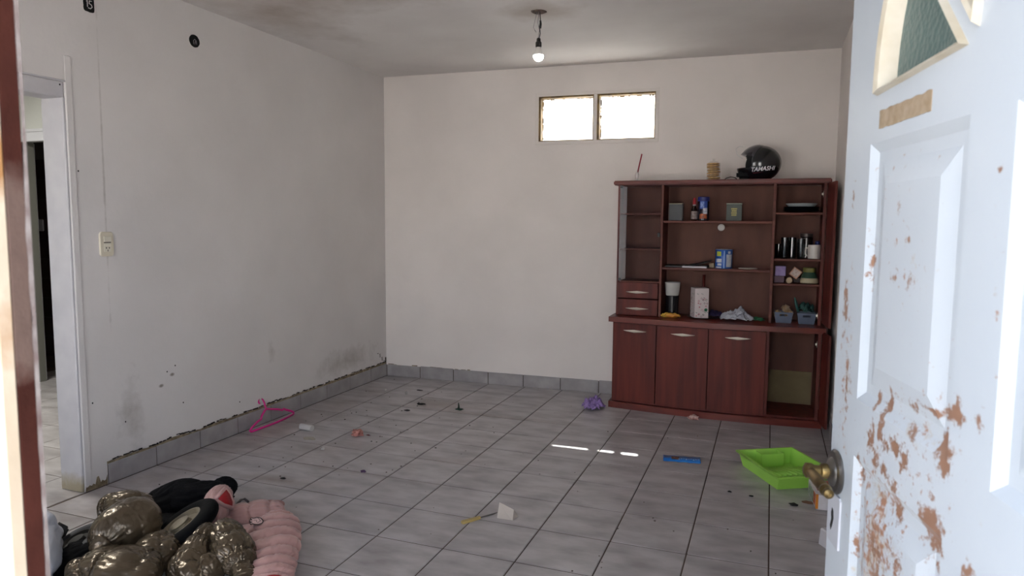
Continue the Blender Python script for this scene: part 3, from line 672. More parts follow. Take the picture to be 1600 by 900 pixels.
# ------------------------------------------------------------------ helpers for shelf items
def patch(r, a0, a1, z0, z1, n=8):
    """thin label on the side of a round tin (angles measured from the front, -y)"""
    g = G(); b = g.b; pr = None
    for k in range(n+1):
        a = a0+(a1-a0)*k/n; c = [b.verts.new((r*math.sin(a), -r*math.cos(a), z)) for z in (z0, z1)]
        if pr: b.faces.new((pr[0], c[0], c[1], pr[1]))
        pr = c
    return g
def wire_noise(g, amp, freq, seed=0):
    for v in g.b.verts:
        v.co += Vector((noise.noise(v.co*freq+Vector((seed, 0, 0))), noise.noise(v.co*freq+Vector((0, seed+9, 0))), noise.noise(v.co*freq+Vector((0, 0, seed+17)))))*amp
    return g
# top centre shelf
Z1 = 1.428
tn = thing('square_tin', 'plain grey square tin at the left of the top middle shelf', 'tin', (-.686, 5.41, Z1)); TG = mat('grey painted tin', '45484a', .5, .0, var='3c3f43', scale=9)
G().box(-.050, .050, -.04, .04, 0, .124, .004, seg=2).out('tin_body', TG, tn, smooth=True); G().box(-.052, .052, -.042, .042, .124, .131, .002).out('tin_lid', mat('lighter tin lid', '86806f', .35, .6), tn)
tn = thing('square_tin', 'grey green square tin with yellow lettering panel on the top middle shelf', 'tin', (-.268, 5.41, Z1), .05); TG2 = mat('grey green tin', '434b45', .5, .0, var='3a423d', scale=9)
G().box(-.054, .054, -.04, .04, 0, .122, .004, seg=2).out('tin_body', TG2, tn, smooth=True); G().box(-.056, .056, -.042, .042, .122, .130, .002).out('tin_lid', mat('tin lid', '6d7166', .35, .6), tn)
g = G()
for k, (wd, zz) in enumerate(((.042, .088), (.034, .073), (.040, .058), (.036, .043))):
    x = -wd/2
    while x < wd/2:
        l_ = random.uniform(.006, .012); g.box(x, min(x+l_, wd/2), -.0415, -.0402, zz-.0045, zz+.0055); x += l_+.002
g.out('printed_panel', mat('yellow print', 'b5a95c', .5), tn)
sb = thing('sauce_bottle', 'small dark sauce bottle with a red cap on the top middle shelf', 'bottle', (-.553, 5.40, Z1))
G().lathe([(.020, 0), (.022, .003), (.022, .075), (.019, .09), (.011, .105), (.010, .125)], n=20).out('bottle_body', mat('dark sauce glass', '2b1410', .15), sb, smooth=True)
G().lathe([(.0225, 0), (.0225, .06)], (0, 0, .012), 20, cap=False).out('bottle_label', mat('pale bottle label', 'aba09c', .6, var='7e6f6c', scale=60), sb, smooth='all')
G().lathe([(.0125, 0), (.0125, .012)], (0, 0, .112), 16).out('neck_ring', mat('grey ring', '8f8f92', .4), sb, smooth=True)
G().lathe([(.013, 0), (.013, .03), (.008, .046), (.006, .050)], (0, 0, .122), 16).out('bottle_cap', mat('red cap', 'a8222c', .35), sb, smooth=True)
cj = thing('coffee_jar', 'brown coffee jar with blue lid and orange white label beside the sauce bottle', 'jar', (-.487, 5.40, Z1))
G().lathe([(.038, 0), (.042, .004), (.042, .14), (.038, .148)], n=24).out('jar_body', mat('jar glass brown', '221d2a', .2), cj, smooth=True)
G().lathe([(.042, 0), (.044, .003), (.044, .028), (.040, .032)], (0, 0, .146), 24).out('jar_lid', mat('navy lid', '1e2468', .35), cj, smooth=True)
patch(.0428, -.55, .8, .088, .146).out('label_top', mat('blue label', '2f4fa0', .4), cj); patch(.0430, -.45, .2, .10, .140).out('label_letters', mat('pale blue print', '8ea6d8', .5, var='2f4fa0', scale=90), cj)
patch(.0429, .05, .8, .050, .095).out('label_white', mat('white cup print', 'cfd0d6', .5, var='8c93a6', scale=60), cj); patch(.0430, -.6, .75, .016, .052).out('label_orange', mat('orange print', 'c8642c', .5, var='5e2a1a', scale=50), cj)
# second centre shelf
Z2 = 1.078
fd = thing('black_folder', 'black folder sagging open beneath the white paper on the second middle shelf', 'folder', (-.60, 5.42, Z2))
g = G(); b = g.b; prev = None
for k in range(13):
    t = k/12; x = -.15+.33*t; z = .003+.050*t**2; cur = [b.verts.new((x, -.08, z)), b.verts.new((x, .11, z+.004))]
    if prev: b.faces.new((prev[0], cur[0], cur[1], prev[1]))
    prev = cur
o = g.out('cover', BLACKP, fd, smooth='all'); m_ = o.modifiers.new('t', 'SOLIDIFY'); m_.thickness = .006
G().box(-.15, .16, -.07, .11, 0, .012, .002).out('cover', BLACKP, fd)
tag(wire_noise(G().box(-.085, .090, -.020, .10, 0, .013, .001), .001, 20).out('paper_stack', mat('white paper', 'c9c8cc', .8, var='b5b4ba', scale=4, stretch=(1, 1, 60)), None, (-.535, 5.335, Z2), .03), 'thin stack of white paper lying in front of the black folder', 'paper')
g = G().box(-.020, .020, -.03, .03, 0, .004).box(-.018, .018, -.028, .032, .004, .034, .003); wire_noise(g, .004, 30); tag(g.out('crumpled_receipt', mat('beige receipt', '9c8468', .8, var='b7a58c', scale=20), None, (-.415, 5.44, Z2)), 'curled beige paper between the black folder and the blue tin', 'paper')
cn = thing('milk_powder_tin', 'blue and white round powder tin on the second middle shelf', 'tin', (-.328, 5.40, Z2), .15)
G().lathe([(.062, 0), (.063, .002), (.061, .005), (.061, .133), (.063, .136), (.063, .139), (.060, .140)], n=36).out('tin_body', mat('blue tin paint', '2155a6', .3), cn, smooth=True)
G().lathe([(.0595, 0), (.0595, .003), (.040, .004)], (0, 0, .138), 30).out('tin_lid', mat('tin rim lid', 'c9cbd0', .35, .4), cn, smooth=True)
WP = mat('white tin print', 'c8cdd2', .4, var='aab2bb', scale=50); YP = mat('yellow green print', 'b4bc3e', .5)
patch(.0614, .20, .98, .012, .105).out('label_white', WP, cn); patch(.0616, -.12, .02, .004, .132).out('label_stripe', mat('pale blue stripe', '7fa3d6', .4), cn); patch(.0616, -1.05, -.42, .092, .126).out('label_yellow', YP, cn)
patch(.0616, -1.1, -.35, .045, .072).out('label_white', WP, cn); patch(.0616, -.9, -.35, .022, .038).out('label_white', WP, cn); patch(.0616, -1.15, -.35, .004, .014).out('label_white', WP, cn); patch(.0616, .38, .75, .11, .128).out('label_emblem', WP, cn)
tag(G().lathe([(.060, .0), (.068, .003), (.066, .007), (.050, .008), (.046, .005), (.01, .004)], n=32).out('tin_lid', mat('off white lid', 'b9b0a4', .5), None, (-.156, 5.40, Z2), smooth=True), 'flat off-white round lid lying right of the blue tin', 'lid')
# counter, centre bay
Z3 = .700
cu = thing('tall_container', 'tall dark container topped by a white plastic cup at the left of the counter', 'container', (-.694, 5.38, Z3))
G().lathe([(.040, 0), (.046, .003), (.050, .160), (.046, .163)], n=28).out('container_body', mat('black translucent plastic', '08080e', .25), cu, smooth=True)
tag(G().lathe([(.046, .0), (.050, .012), (.058, .095), (.060, .098), (.055, .098), (.047, .015), (.01, .01)], n=28).out('plastic_cup', mat('white cup plastic', 'c2c0bd', .45, var='b4b2ae', scale=8), None, (-.694, 5.38, Z3+.163), smooth=True), 'white plastic cup set on the tall dark container', 'cup')
gb = thing('gift_box', 'white paper box printed with small pink and green motifs on the counter', 'box', (-.495, 5.385, Z3+.006), .36)
G().box(-.052, .052, -.075, .050, 0, .222, .002).out('box_body', mat('white printed paper', 'd2c7c6', .6), gb)
for colr, nm in (('b5596b', 'pink_motif'), ('3d6a58', 'green_motif'), ('8a6f74', 'mauve_motif')):
    g = G()
    for k in range(9):
        x = random.uniform(-.042, .042); z = random.uniform(.012, .21); r_ = random.uniform(.0035, .0065)
        for q in range(4 if nm != 'green_motif' else 2):
            a = q*PI/2+.3; g.box(x+r_*math.cos(a)-.0022, x+r_*math.cos(a)+.0022, -.0758, -.0748, z+r_*math.sin(a)-.0022, z+r_*math.sin(a)+.0022)
        g.box(-.0528, -.0519, x-.003, x+.003, z-.003, z+.003)
    o = g.out(nm, mat(nm.replace('_', ' '), colr, .6), gb); o['kind'] = 'stuff'
g = G().lathe([(.012, 0), (.012, .001)], (.032, -.0752, .062), 16, Matrix.Rotation(PI/2, 4, 'X')); g.out('green_sticker', mat('green sticker', '23694a', .5), gb)
tg = tag(G().lathe([(.05, 0), (.09, .002), (.125, .008), (.128, .011), (.09, .006), (.02, .005)], n=36).out('tray', mat('dark brown tray', '24110f', .3), None, (-.455, 5.40, Z3), smooth=True), 'flat dark brown tray beneath the printed box', 'tray')
tag(G().tube([(0, 0, .0), (0, 0, .16), (.001, 0, .31)], .011, 10).out('wooden_rod', mat('red brown rod', '5a1f1a', .4), None, (-.475, 5.50, Z3+.008), smooth='all'), 'upright red-brown rod standing behind the printed box', 'rod')
def cloth(name, label, cat, m, loc, lx, ly, hz, seed, rot=0, n=40, fold=9, thick=.0015):
    g = G(); b = g.b; G_ = {}
    for i in range(n+1):
        for j in range(n+1):
            u, v = i/n*2-1, j/n*2-1; r_ = min(1, math.hypot(u, v)*.9)
            e = 1+.22*noise.noise(Vector((u*1.6, v*1.6, seed)))
            q = abs(noise.noise(Vector((u*fold*.22, v*fold*.35, seed+4))))+.5*abs(noise.noise(Vector((u*fold*.6, v*fold*.7, seed+8))))
            z = hz*(1-r_**2.2)*(.45+.9*q)+.002+hz*.12*q
            G_[i, j] = b.verts.new((u*lx*e+.01*noise.noise(Vector((v*4, seed, 0))), v*ly*e, z))
    for i in range(n):
        for j in range(n):
            u, v = (i+.5)/n*2-1, (j+.5)/n*2-1
            if u*u+v*v < 1.02+.3*noise.noise(Vector((u*3, v*3, seed+2))): b.faces.new((G_[i, j], G_[i+1, j], G_[i+1, j+1], G_[i, j+1]))
    for v in [v for v in b.verts if not v.link_faces]: b.verts.remove(v)
    o = g.out(name, m, None, loc, rot, smooth='all'); md = o.modifiers.new('t', 'SOLIDIFY'); md.thickness = thick; md.offset = 1
    if label: tag(o, label, cat)
    return o
YG = mat('yellow rubber', 'c9a93c', .5, var='c06a34', scale=9)
gl = thing('rubber_glove', 'yellow and orange rubber gloves crumpled at the left end of the counter', 'gloves', (-.695, 5.30, Z3), -.1)
g = G()
for k, (a, r_) in enumerate(((2.9, .085), (.1, .075), (-.4, .07), (.5, .06), (3.4, .06))):
    pts = [(r_*q/5*math.cos(a+.2*math.sin(q)), .5*r_*q/5*math.sin(a)+.006*math.sin(q+k), .010+.006*math.sin(q*1.7+k)+.004*k) for q in range(6)]
    g.tube(pts, [.011, .012, .011, .010, .009, .006], 8)
g.tube([(-.035, 0, .012), (0, -.005, .02), (.035, 0, .012)], [.016, .02, .014], 10); g.out('glove_body', YG, gl, smooth='all')
sk_ = G()
for k in range(7):
    a = k/7*2*PI; 
sk_.b.free()
cloth('white_rag', 'crumpled white cloth with dark spots on the counter', 'cloth', mat('white cotton', 'b5b7c0', .9, var='9fa2ad', scale=9), (-.222, 5.36, Z3), .125, .09, .070, 3.3, .05, 48, 9)
cloth('purple_cloth', 'dark purple cloth between the printed box and the white cloth', 'cloth', mat('purple fabric', '2a1e44', .9), (-.375, 5.44, Z3+.010), .07, .05, .045, 6.1, 0, 24, 7)
cloth('green_cloth', 'scrap of green cloth right of the white cloth on the counter', 'cloth', mat('green scrap', '1f5a3a', .8), (-.070, 5.38, Z3), .045, .03, .022, 8.4, 0, 20, 7)
o = G()
for (dx, dz) in ((-.04, .055), (-.015, .058), (.01, .057), (-.05, .03), (.03, .03)): o.box(-.222+dx-.006, -.222+dx+.006, 5.288, 5.290, Z3+dz*.8-.005, Z3+dz*.8+.005)
o.b.free()
# right tower
ZA, ZB, ZC = 1.490, 1.163, .986
PD = mat('dark glazed plate', '141a22', .25); 
for k in range(3):
    o = G().lathe([(.05, 0), (.10, .004), (.122, .016), (.120, .018), (.09, .008), (.02, .006)], n=36).out('dark_plate', PD, None, (.190, 5.42, ZA+.011*k), smooth=True)
    tag(o, ['dark plate at the bottom of the pile on the top right shelf', 'dark plate in the middle of the pile on the top right shelf', 'dark plate directly under the white plate'][k], 'plate', 'plates on the top right shelf')
tag(G().lathe([(.05, 0), (.09, .006), (.106, .024), (.104, .027), (.085, .012), (.02, .010)], n=36).out('white_plate', mat('white glazed plate', 'a9b2b4', .25), None, (.190, 5.42, ZA+.038), smooth=True), 'pale plate on top of the dark plates on the top right shelf', 'plate', 'plates on the top right shelf')
def glass(x, y, r, h, label, m=GLASSD, name='drinking_glass'):
    return tag(G().lathe([(r*.80, 0), (r*.86, .002), (r*.98, h*.7), (r, h), (r*.94, h), (r*.9, h*.6), (r*.78, .010), (.002, .009)], n=24).out(name, m, None, (x, y, ZB), smooth=True), label, 'glass', 'glasses on the right shelf')
glass(.050, 5.47, .026, .10, 'short dark glass at the far left of the glasses shelf', glassy('dark glass', (.15, .15, .17, 1), .15))
glass(.090, 5.37, .027, .150, 'clear tall glass second from the left on the glasses shelf')
glass(.139, 5.43, .029, .150, 'dark blue-grey tall glass in the middle of the glasses shelf', glassy('blue grey glass', (.2, .24, .3, 1), .2, .05))
glass(.199, 5.38, .028, .142, 'clear ribbed glass just left of the white mug')
jb = thing('glass_jar', 'lidded glass jar standing behind the white mug', 'jar', (.235, 5.49, ZB))
G().lathe([(.040, 0), (.044, .004), (.044, .145), (.036, .155)], n=28).out('jar_body', glassy('jar glass', (.5, .48, .48, 1), .16), jb, smooth=True); G().lathe([(.042, 0), (.043, .004), (.043, .024), (.038, .026)], (0, 0, .153), 28).out('jar_lid', mat('tarnished lid', '4f4745', .35, .6), jb, smooth=True)
mg = thing('white_mug', 'white mug with its handle to the left on the glasses shelf', 'mug', (.285, 5.38, ZB))
WM = mat('white ceramic', 'cbc5bf', .3)
G().lathe([(.036, 0), (.041, .003), (.042, .096), (.0415, .100), (.038, .099), (.037, .01), (.002, .008)], n=32).out('mug_body', WM, mg, smooth=True)
G().tube([(-.040, 0, .078), (-.058, 0, .074), (-.062, 0, .050), (-.055, 0, .028), (-.040, 0, .022)], .0055, 8).out('handle', WM, mg, smooth='all')
tag(G().lathe([(.016, 0), (.018, .005), (.018, .03), (.012, .034)], n=18).lathe([(.014, 0), (.014, .09)], (0, 0, -.09), 16).out('blue_capped_bottle', mat('blue cap', '1d2c78', .4), None, (.312, 5.50, ZB+.0905), smooth=True), 'small bottle with a blue cap behind the white mug', 'bottle')
tag(G().box(-.036, .036, -.04, .04, 0, .070, .002).out('purple_box', mat('lilac carton', '8670a8', .5, var='9a86b8', scale=30), None, (.068, 5.41, ZC+.050)), 'lilac box stacked on top of the dark box on the fourth right shelf', 'box')
tag(G().box(-.038, .030, -.04, .05, 0, .049, .002).out('dark_box', mat('plum carton', '553044', .5), None, (.066, 5.42, ZC)), 'plum coloured box under the lilac box', 'box')
tag(G().lathe([(.020, 0), (.021, .002), (.021, .06), (.020, .062)], (0, 0, 0), 24, Matrix.Rotation(PI/2, 4, 'X')).out('cream_roll', mat('cream roll', 'b7a184', .7), None, (.128, 5.395, ZC+.0215), smooth=True), 'cream round roll end facing out beside the plum box', 'roll')
g = G().box(-.033, .033, -.03, .03, -.033, .033, .002, Matrix.Rotation(.62, 4, 'Y')); o = g.out('tilted_box', mat('orange white carton', 'b98a70', .6), None, (.170, 5.42, ZC+.072)); tag(o, 'small orange and white box tilted on its corner', 'box')
G().box(-.026, .026, -.0306, -.030, -.024, .026, 0, Matrix.Rotation(.62, 4, 'Y')).out('box_label', mat('white box label', 'c5b8b0', .6, var='a88f82', scale=60), o)
tag(G().box(-.022, .03, -.02, .04, 0, .038, .004).out('dark_packet', mat('brown packet', '3a2a28', .6), None, (.180, 5.45, ZC)), 'dark packet beneath the tilted box', 'packet')
cj = thing('cream_jar', 'squat cream and green jar with an olive lid on the fourth right shelf', 'jar', (.262, 5.40, ZC))
G().lathe([(.050, 0), (.060, .006), (.062, .022), (.056, .040)], n=28).out('jar_base', mat('cream ceramic', 'b2a88a', .4), cj, smooth=True)
G().lathe([(.056, .0), (.050, .022), (.040, .036), (.040, .044)], (0, 0, .040), 28).out('jar_shoulder', mat('dark green glaze', '2b4a3a', .3), cj, smooth=True)
G().lathe([(.042, 0), (.044, .003), (.044, .030), (.040, .033)], (0, 0, .082), 28).out('jar_lid', mat('olive lid', '6d6a35', .4), cj, smooth=True)
BKM = mat('blue grey plastic', '5d6980', .45, var='525e74', scale=10)
def basket(x, label):
    bk = thing('plastic_basket', label, 'basket', (x, 5.39, Z3), 0, 'grey blue baskets on the bottom right shelf')
    g = G(); w0, w1, d0, d1, hh, t = .050, .062, .055, .065, .078, .004
    g.box(-w0, w0, -d0, d0, 0, .004)
    def wall_(pts): g.b.faces.new([g.b.verts.new(p) for p in pts])
    hz0, hz1, hw = .050, .064, .026
    def lx(z): return w0+(w1-w0)*z/hh
    def ly(z): return d0+(d1-d0)*z/hh
    for s in (-1, 1):
        wall_([(s*lx(0), -ly(0), 0), (s*lx(0), ly(0), 0), (s*lx(hh), ly(hh), hh), (s*lx(hh), -ly(hh), hh)])
        for (xa, xb_, za, zb2) in ((-1, 1, 0, hz0), (-1, 1, hz1, hh)):
            wall_([(-lx(za), s*ly(za), za), (lx(za), s*ly(za), za), (lx(zb2), s*ly(zb2), zb2), (-lx(zb2), s*ly(zb2), zb2)])
        for e in (-1, 1): wall_([(e*lx(hz0), s*ly(hz0), hz0), (e*hw, s*ly(hz0), hz0), (e*hw, s*ly(hz1), hz1), (e*lx(hz1), s*ly(hz1), hz1)])
    g.box(-w1-.003, w1+.003, -d1-.004, -d1+.002, hh-.004, hh).box(-w1-.003, w1+.003, d1-.002, d1+.004, hh-.004, hh).box(-w1-.003, -w1+.002, -d1, d1, hh-.004, hh).box(w1-.002, w1+.003, -d1, d1, hh-.004, hh)
    o = g.out('basket_body', BKM, bk, fix=False); md = o.modifiers.new('t', 'SOLIDIFY'); md.thickness = .002
    return bk
basket(.102, 'grey-blue plastic basket holding wrapped snack packets'); basket(.255, 'grey-blue plastic basket under the green cloth at the right')
NM = mat('snack packet foil', 'a5825c', .35, .3, var='c9b59a', scale=35, bump=.6, bscale=70)
for k, (dx, dz, rt, lb) in enumerate(((-.040, .062, -.25, 'gold snack packet leaning at the left of the basket'), (.012, .100, .5, 'gold snack packet on top of the other two in the basket'), (.036, .062, -.7, 'gold snack packet at the right of the basket'))):
    g = G().box(-.028, .028, -.03, .03, -.026, .026, .012, Matrix.Rotation(rt, 4, 'Y'), seg=3); wire_noise(g, .006, 40, k); tag(g.out('snack_packet', NM, None, (.102+dx, 5.385, Z3+dz), smooth='all'), lb, 'packet', 'snack packets in the left basket')
o = cloth('green_bag', 'dark green plastic bag stuffed in the right basket', 'bag', mat('green plastic film', '24504a', .4, var='1c3f3a', scale=10), (.250, 5.39, Z3+.074), .056, .058, .075, 12.7, 0, 30, 9)
tag(G().tube([(0, 0, 0), (-.012, 0, .03), (-.022, 0, .07), (-.030, .004, .10)], [.008, .010, .009, .004], 8).out('twisted_plastic', mat('green film handle', '2b5c54', .4), None, (.200, 5.36, Z3+.085), smooth='all'), 'twisted green plastic handle sticking up between the two baskets', 'bag')

# ------------------------------------------------------------------ things on the floor
def fthing(name, label, cat, x, y, rot=0, z=0): return thing(name, label, cat, (x, y, z), rot)
# green paint tray
TR = thing('paint_tray', 'lime green plastic roller tray with a ribbed ramp lying near the door', 'tray', (.122, 4.085, 0), math.atan2(-.38, .22))
LG = mat('lime green plastic', 'a6dd5e', .38, var='9dd655', scale=5, spec=.5)
# local x = long axis (towards the camera), y = width
L2, W2, hh = .218, .168, .085
g = G(); b = g.b
def loop(pts): return [b.verts.new(p) for p in pts]
def strip(a, c):
    n = len(a)
    for k in range(n): b.faces.new((a[k], a[(k+1) % n], c[(k+1) % n], c[k]))
fl0 = loop([(-L2-.010, -W2-.010, hh-.010), (L2+.010, -W2-.010, hh-.010), (L2+.010, W2+.010, hh-.010), (-L2-.010, W2+.010, hh-.010)])
r0 = loop([(-L2-.012, -W2-.012, hh), (L2+.012, -W2-.012, hh), (L2+.012, W2+.012, hh), (-L2-.012, W2+.012, hh)])
r1 = loop([(-L2, -W2, hh), (L2, -W2, hh), (L2, W2, hh), (-L2, W2, hh)])
strip(fl0, r0); strip(r0, r1)
bot = loop([(-L2+.022, -W2+.02, .0), (L2-.045, -W2+.02, .0), (L2-.045, W2-.02, .0), (-L2+.022, W2-.02, .0)])
strip(r1, bot); b.faces.new(bot[::-1])
tb = g.out('tray_body', LG, TR, smooth=True); md = tb.modifiers.new('t', 'SOLIDIFY'); md.thickness = .003; md.offset = 0
# ramp with ribs along its slope
g = G(); x0, x1 = -.005, L2-.028; z0, z1 = .046, .073
g.b.faces.new(loop_ := [g.b.verts.new(p) for p in ((x0, -W2+.016, z0), (x1, -W2+.010, z1), (x1, W2-.010, z1), (x0, W2-.016, z0))])
g.b.faces.new([g.b.verts.new(p) for p in ((x0, -W2+.016, z0), (x0, W2-.016, z0), (x0-.012, W2-.018, .003), (x0-.012, -W2+.018, .003))])
g.b.faces.new([g.b.verts.new(p) for p in ((x1, -W2+.010, z1), (x1+.022, -W2+.006, z1+.012), (x1+.022, W2-.006, z1+.012), (x1, W2-.010, z1))])
rp_ = g.out('ramp', LG, TR)
g = G(); n = 10
for k in range(n):
    yy = -W2+.030+(2*W2-.06)*k/(n-1); c0 = Vector((x0+.010, yy, z0+.005)); c1 = Vector((x1-.004, yy, z1+.004)); g.tube([c0, c1], .0090, 4)
g.out('ribs', LG, rp_, smooth='all')
G().box(-L2+.002, -L2+.070, -.060, -.056, .004, hh-.006, .001).box(-L2+.066, -L2+.070, -.060, .080, .004, hh-.006, .001).box(-L2+.002, -L2+.070, .076, .080, .004, hh-.006, .001).out('inner_compartment', LG, TR)
# boxes near the door
cb = fthing('product_box', 'small open carton box, white with orange corner, beside the green tray', 'box', .318, 3.78, .12)
g = G(); g.box(-.075, .075, -.12, .10, 0, .075, .001); g.out('carton', mat('white carton', 'd9d7db', .6, var='cbc8cb', scale=20), cb)
G().box(-.077, -.074, -.05, .08, .010, .065).out('printed_side', mat('grey green print', '5d7a62', .6, var='b5b7b3', scale=40), cb); G().box(-.0775, -.066, -.1215, -.112, .004, .076).out('orange_edge', mat('orange print', 'c77a22', .5), cb)
G().box(-.0765, -.0745, -.09, -.05, .012, .07).out('red_picture', mat('red food print', '8a2f1c', .5, var='c25a24', scale=60), cb); G().box(-.06, .07, -.06, .09, .0755, .077).out('top_flap', mat('dark flap', '33402f', .6, var='c24a24', scale=12), cb)
cp_ = fthing('paper_cup', 'small crushed white carton lying near the door', 'carton', .305, 3.245, .5)
g = G().box(-.045, .05, -.035, .035, 0, .075, .004); wire_noise(g, .010, 18, 2)
for v in g.b.verts: v.co.z = max(v.co.z, .001)
g.out('carton', mat('white crushed carton', 'cccbd0', .6), cp_); G().box(-.015, .02, -.0405, -.037, .02, .06, .002).out('window', mat('grey window', '8d8a8c', .6), cp_)
# blue packet
bp_ = fthing('blue_packet', 'flat bright blue printed packet on the tiles before the cabinet', 'packet', -.452, 4.150, .14)
g = G(); b = g.b; prev = None; n = 16
for k in range(n+1):
    x = -.108+.216*k/n; z = .003+.003*noise.noise(Vector((x*30, 0, 0))); cur = [b.verts.new((x, -.05, z)), b.verts.new((x, 0, z+.004)), b.verts.new((x, .055, z))]
    if prev: b.faces.new((prev[0], cur[0], cur[1], prev[1])); b.faces.new((prev[1], cur[1], cur[2], prev[2]))
    prev = cur
o = g.out('wrapper', mat('blue printed film', '0f62b0', .3, var='1773c4', scale=14), bp_, smooth='all'); md = o.modifiers.new('t', 'SOLIDIFY'); md.thickness = .002
G().box(-.06, -.015, -.03, .02, .0105, .0112).out('picture', mat('brown picture print', '4a3a38', .5, var='9a6a50', scale=60), bp_); g = G()
for k in range(9): g.box(-.02+.014*k, -.011+.014*k, -.026+.01*(k % 3), -.012+.008*(k % 2), .0105, .0114)
g.out('lettering', mat('pale blue lettering', '9cc4e6', .5), bp_)
# knife
kn = fthing('paring_knife', 'table knife with a pale yellow handle lying on the floor', 'knife', -1.272, 2.905, math.atan2(.083, .056))
G().prism([(-.055, -.009), (-.050, -.011), (.045, -.007), (.048, .007), (-.045, .011), (-.055, .008)], .002, .013).bevel(.003, 2).out('handle', mat('yellowed handle', 'b8a266', .5, var='a08a50', scale=14), kn, smooth=True)
G().prism([(.046, -.005), (.12, -.006), (.150, .003), (.12, .006), (.046, .005)], .006, .0075).out('blade', mat('dull blade', '5d5c5a', .35, .9), kn)
# folded paper
g = G(); b = g.b
q = [b.verts.new(p_) for p_ in ((-.040, -.004, .004), (.034, -.026, .003), (.040, -.012, .050), (-.030, .022, .072), (.060, .018, .003), (.0, .0, .034))]
for f_ in ((0, 1, 5), (1, 2, 5), (2, 3, 5), (3, 0, 5), (1, 4, 2)): b.faces.new([q[i] for i in f_])
o = g.out('folded_paper', mat('off white paper', 'b3aaa0', .8), None, (-1.135, 2.99, 0), .35); md = o.modifiers.new('t', 'SOLIDIFY'); md.thickness = .001
tag(o, 'folded off-white paper piece propped up next to the knife', 'paper')
# pink hanger leaning on the left baseboard
hg = fthing('clothes_hanger', 'bright pink plastic clothes hanger leaning against the left baseboard', 'hanger', -3.17, 3.84)
PK = mat('pink plastic', 'c81b7c', .35)
def hp(y, h): return (-.012-.085*h/.15*.9, y, .006+h*.93)
g = G(); A_, B_ = (-.215, 0), (.225, .012)
g.tube([hp(-.215, .004), hp(-.1, .002), hp(0, .0), hp(.12, .002), hp(.225, .010)], .0075, 8)
g.tube([hp(-.215, .004), hp(-.222, .012), hp(-.19, .028), hp(-.12, .050), hp(-.085, .055), hp(-.07, .072), hp(-.02, .100), hp(0, .106), hp(.03, .098), hp(.10, .078), hp(.14, .062), hp(.155, .068), hp(.17, .058), hp(.22, .034), hp(.235, .02), hp(.225, .010)], .0075, 8)
g.out('hanger_body', PK, hg, smooth='all')
g = G().tube([hp(0, .100), hp(.002, .125), hp(.008, .150), hp(.006, .172), hp(-.010, .186), hp(-.030, .182), hp(-.040, .165), hp(-.036, .152)], .006, 8); g.out('hook', PK, hg, smooth='all')
# purple net bag scrap
o = cloth('purple_net', 'crumpled translucent purple net beside the cabinet foot', 'net', mat('purple net', '7d62a0', .6, var='9a80b8', scale=30), (-1.225, 5.10, 0), .085, .085, .085, 15.2, .2, 34, 12)
# small debris
tag(G().lathe([(.004, 0), (.020, .0), (.021, .002), (.021, .098), (.019, .10), (.004, .10)], (0, 0, .021), 18, Matrix.Rotation(PI/2, 4, 'Y')).out('white_tube', mat('white paper tube', 'bcb9b6', .6), None, (-2.935, 3.82, 0), -.1, smooth=True), 'small white paper tube lying near the left wall', 'tube')
def crumb(name, label, cat, colr, x, y, sx, sy, sz, seed, rot=0, var=None, amp=.35):
    g = G(); bmesh.ops.create_icosphere(g.b, subdivisions=2, radius=1)
    for v in g.b.verts:
        d_ = 1+amp*noise.noise(v.co*1.7+Vector((seed, 0, 0)))*1.6; v.co = Vector((v.co.x*sx*d_, v.co.y*sy*d_, max(0, (v.co.z*d_+.75))*sz*.6))
    o = g.out(name, mat(name.replace('_', ' ')+str(seed), colr, .8, var=var, scale=60), None, (x, y, 0), rot); return tag(o, label, cat)
crumb('plaster_flake', 'flat pale plaster flake beside the white tube', 'debris', 'a9a294', -2.757, 3.665, .045, .028, .008, 1)
crumb('paper_ball', 'tiny white paper ball right of the plaster flake', 'debris', 'b5b0ac', -2.540, 3.515, .012, .012, .020, 2)
crumb('pink_wrapper', 'crumpled pink wrapper on the tiles right of the white tube', 'debris', 'b9857c', -2.515, 3.85, .045, .035, .035, 3, var='8a5248', amp=.6)
crumb('red_crumb', 'dark red crumb right of the pink wrapper', 'debris', '5d3030', -2.44, 3.87, .014, .006, .006, 4)
crumb('green_toy_bit', 'small dark green piece standing upright on the tiles', 'debris', '1c3a2c', -2.150, 4.67, .028, .02, .012, 5)
tag(G().tube([(0, 0, 0), (.0, 0, .022), (-.002, 0, .045)], [.008, .006, .003], 8).out('green_stalk', mat('dark green stalk', '1a2c22', .6), None, (-2.155, 4.67, .008), smooth='all'), 'thin dark stalk sticking up from the small green piece', 'debris')
crumb('purple_crumb', 'small purple crumb on the tiles nearest the clothes pile', 'debris', '4a3350', -2.100, 3.275, .018, .010, .012, 6)
crumb('foil_bit', 'small whitish cap on the tiles close to the back left corner', 'debris', 'b9b4ad', -2.745, 4.93, .010, .010, .028, 7)
crumb('white_bead', 'tiny white bead in the back left corner', 'debris', 'c6c2bb', -2.97, 4.985, .011, .010, .016, 8)
crumb('black_crumb', 'flat black crumb behind the small whitish cap', 'debris', '16130f', -2.71, 5.095, .028, .012, .006, 9)
crumb('black_twig', 'black twisted crumb between the whitish cap and the green piece', 'debris', '17130f', -2.488, 4.70, .024, .016, .012, 10, amp=.9)
crumb('black_pebble', 'black pebble on the tiles left of the green piece', 'debris', '15120f', -2.500, 4.50, .022, .014, .010, 11)
crumb('dark_leaf', 'dark flat clump on the tiles beside the clothes pile', 'debris', '211c18', -2.452, 3.03, .016, .010, .006, 12)
crumb('dark_clump', 'black clump of dirt on the tiles in front of the green tray', 'debris', '120f0d', -.200*-1-.045, 3.665, .020, .016, .012, 13)
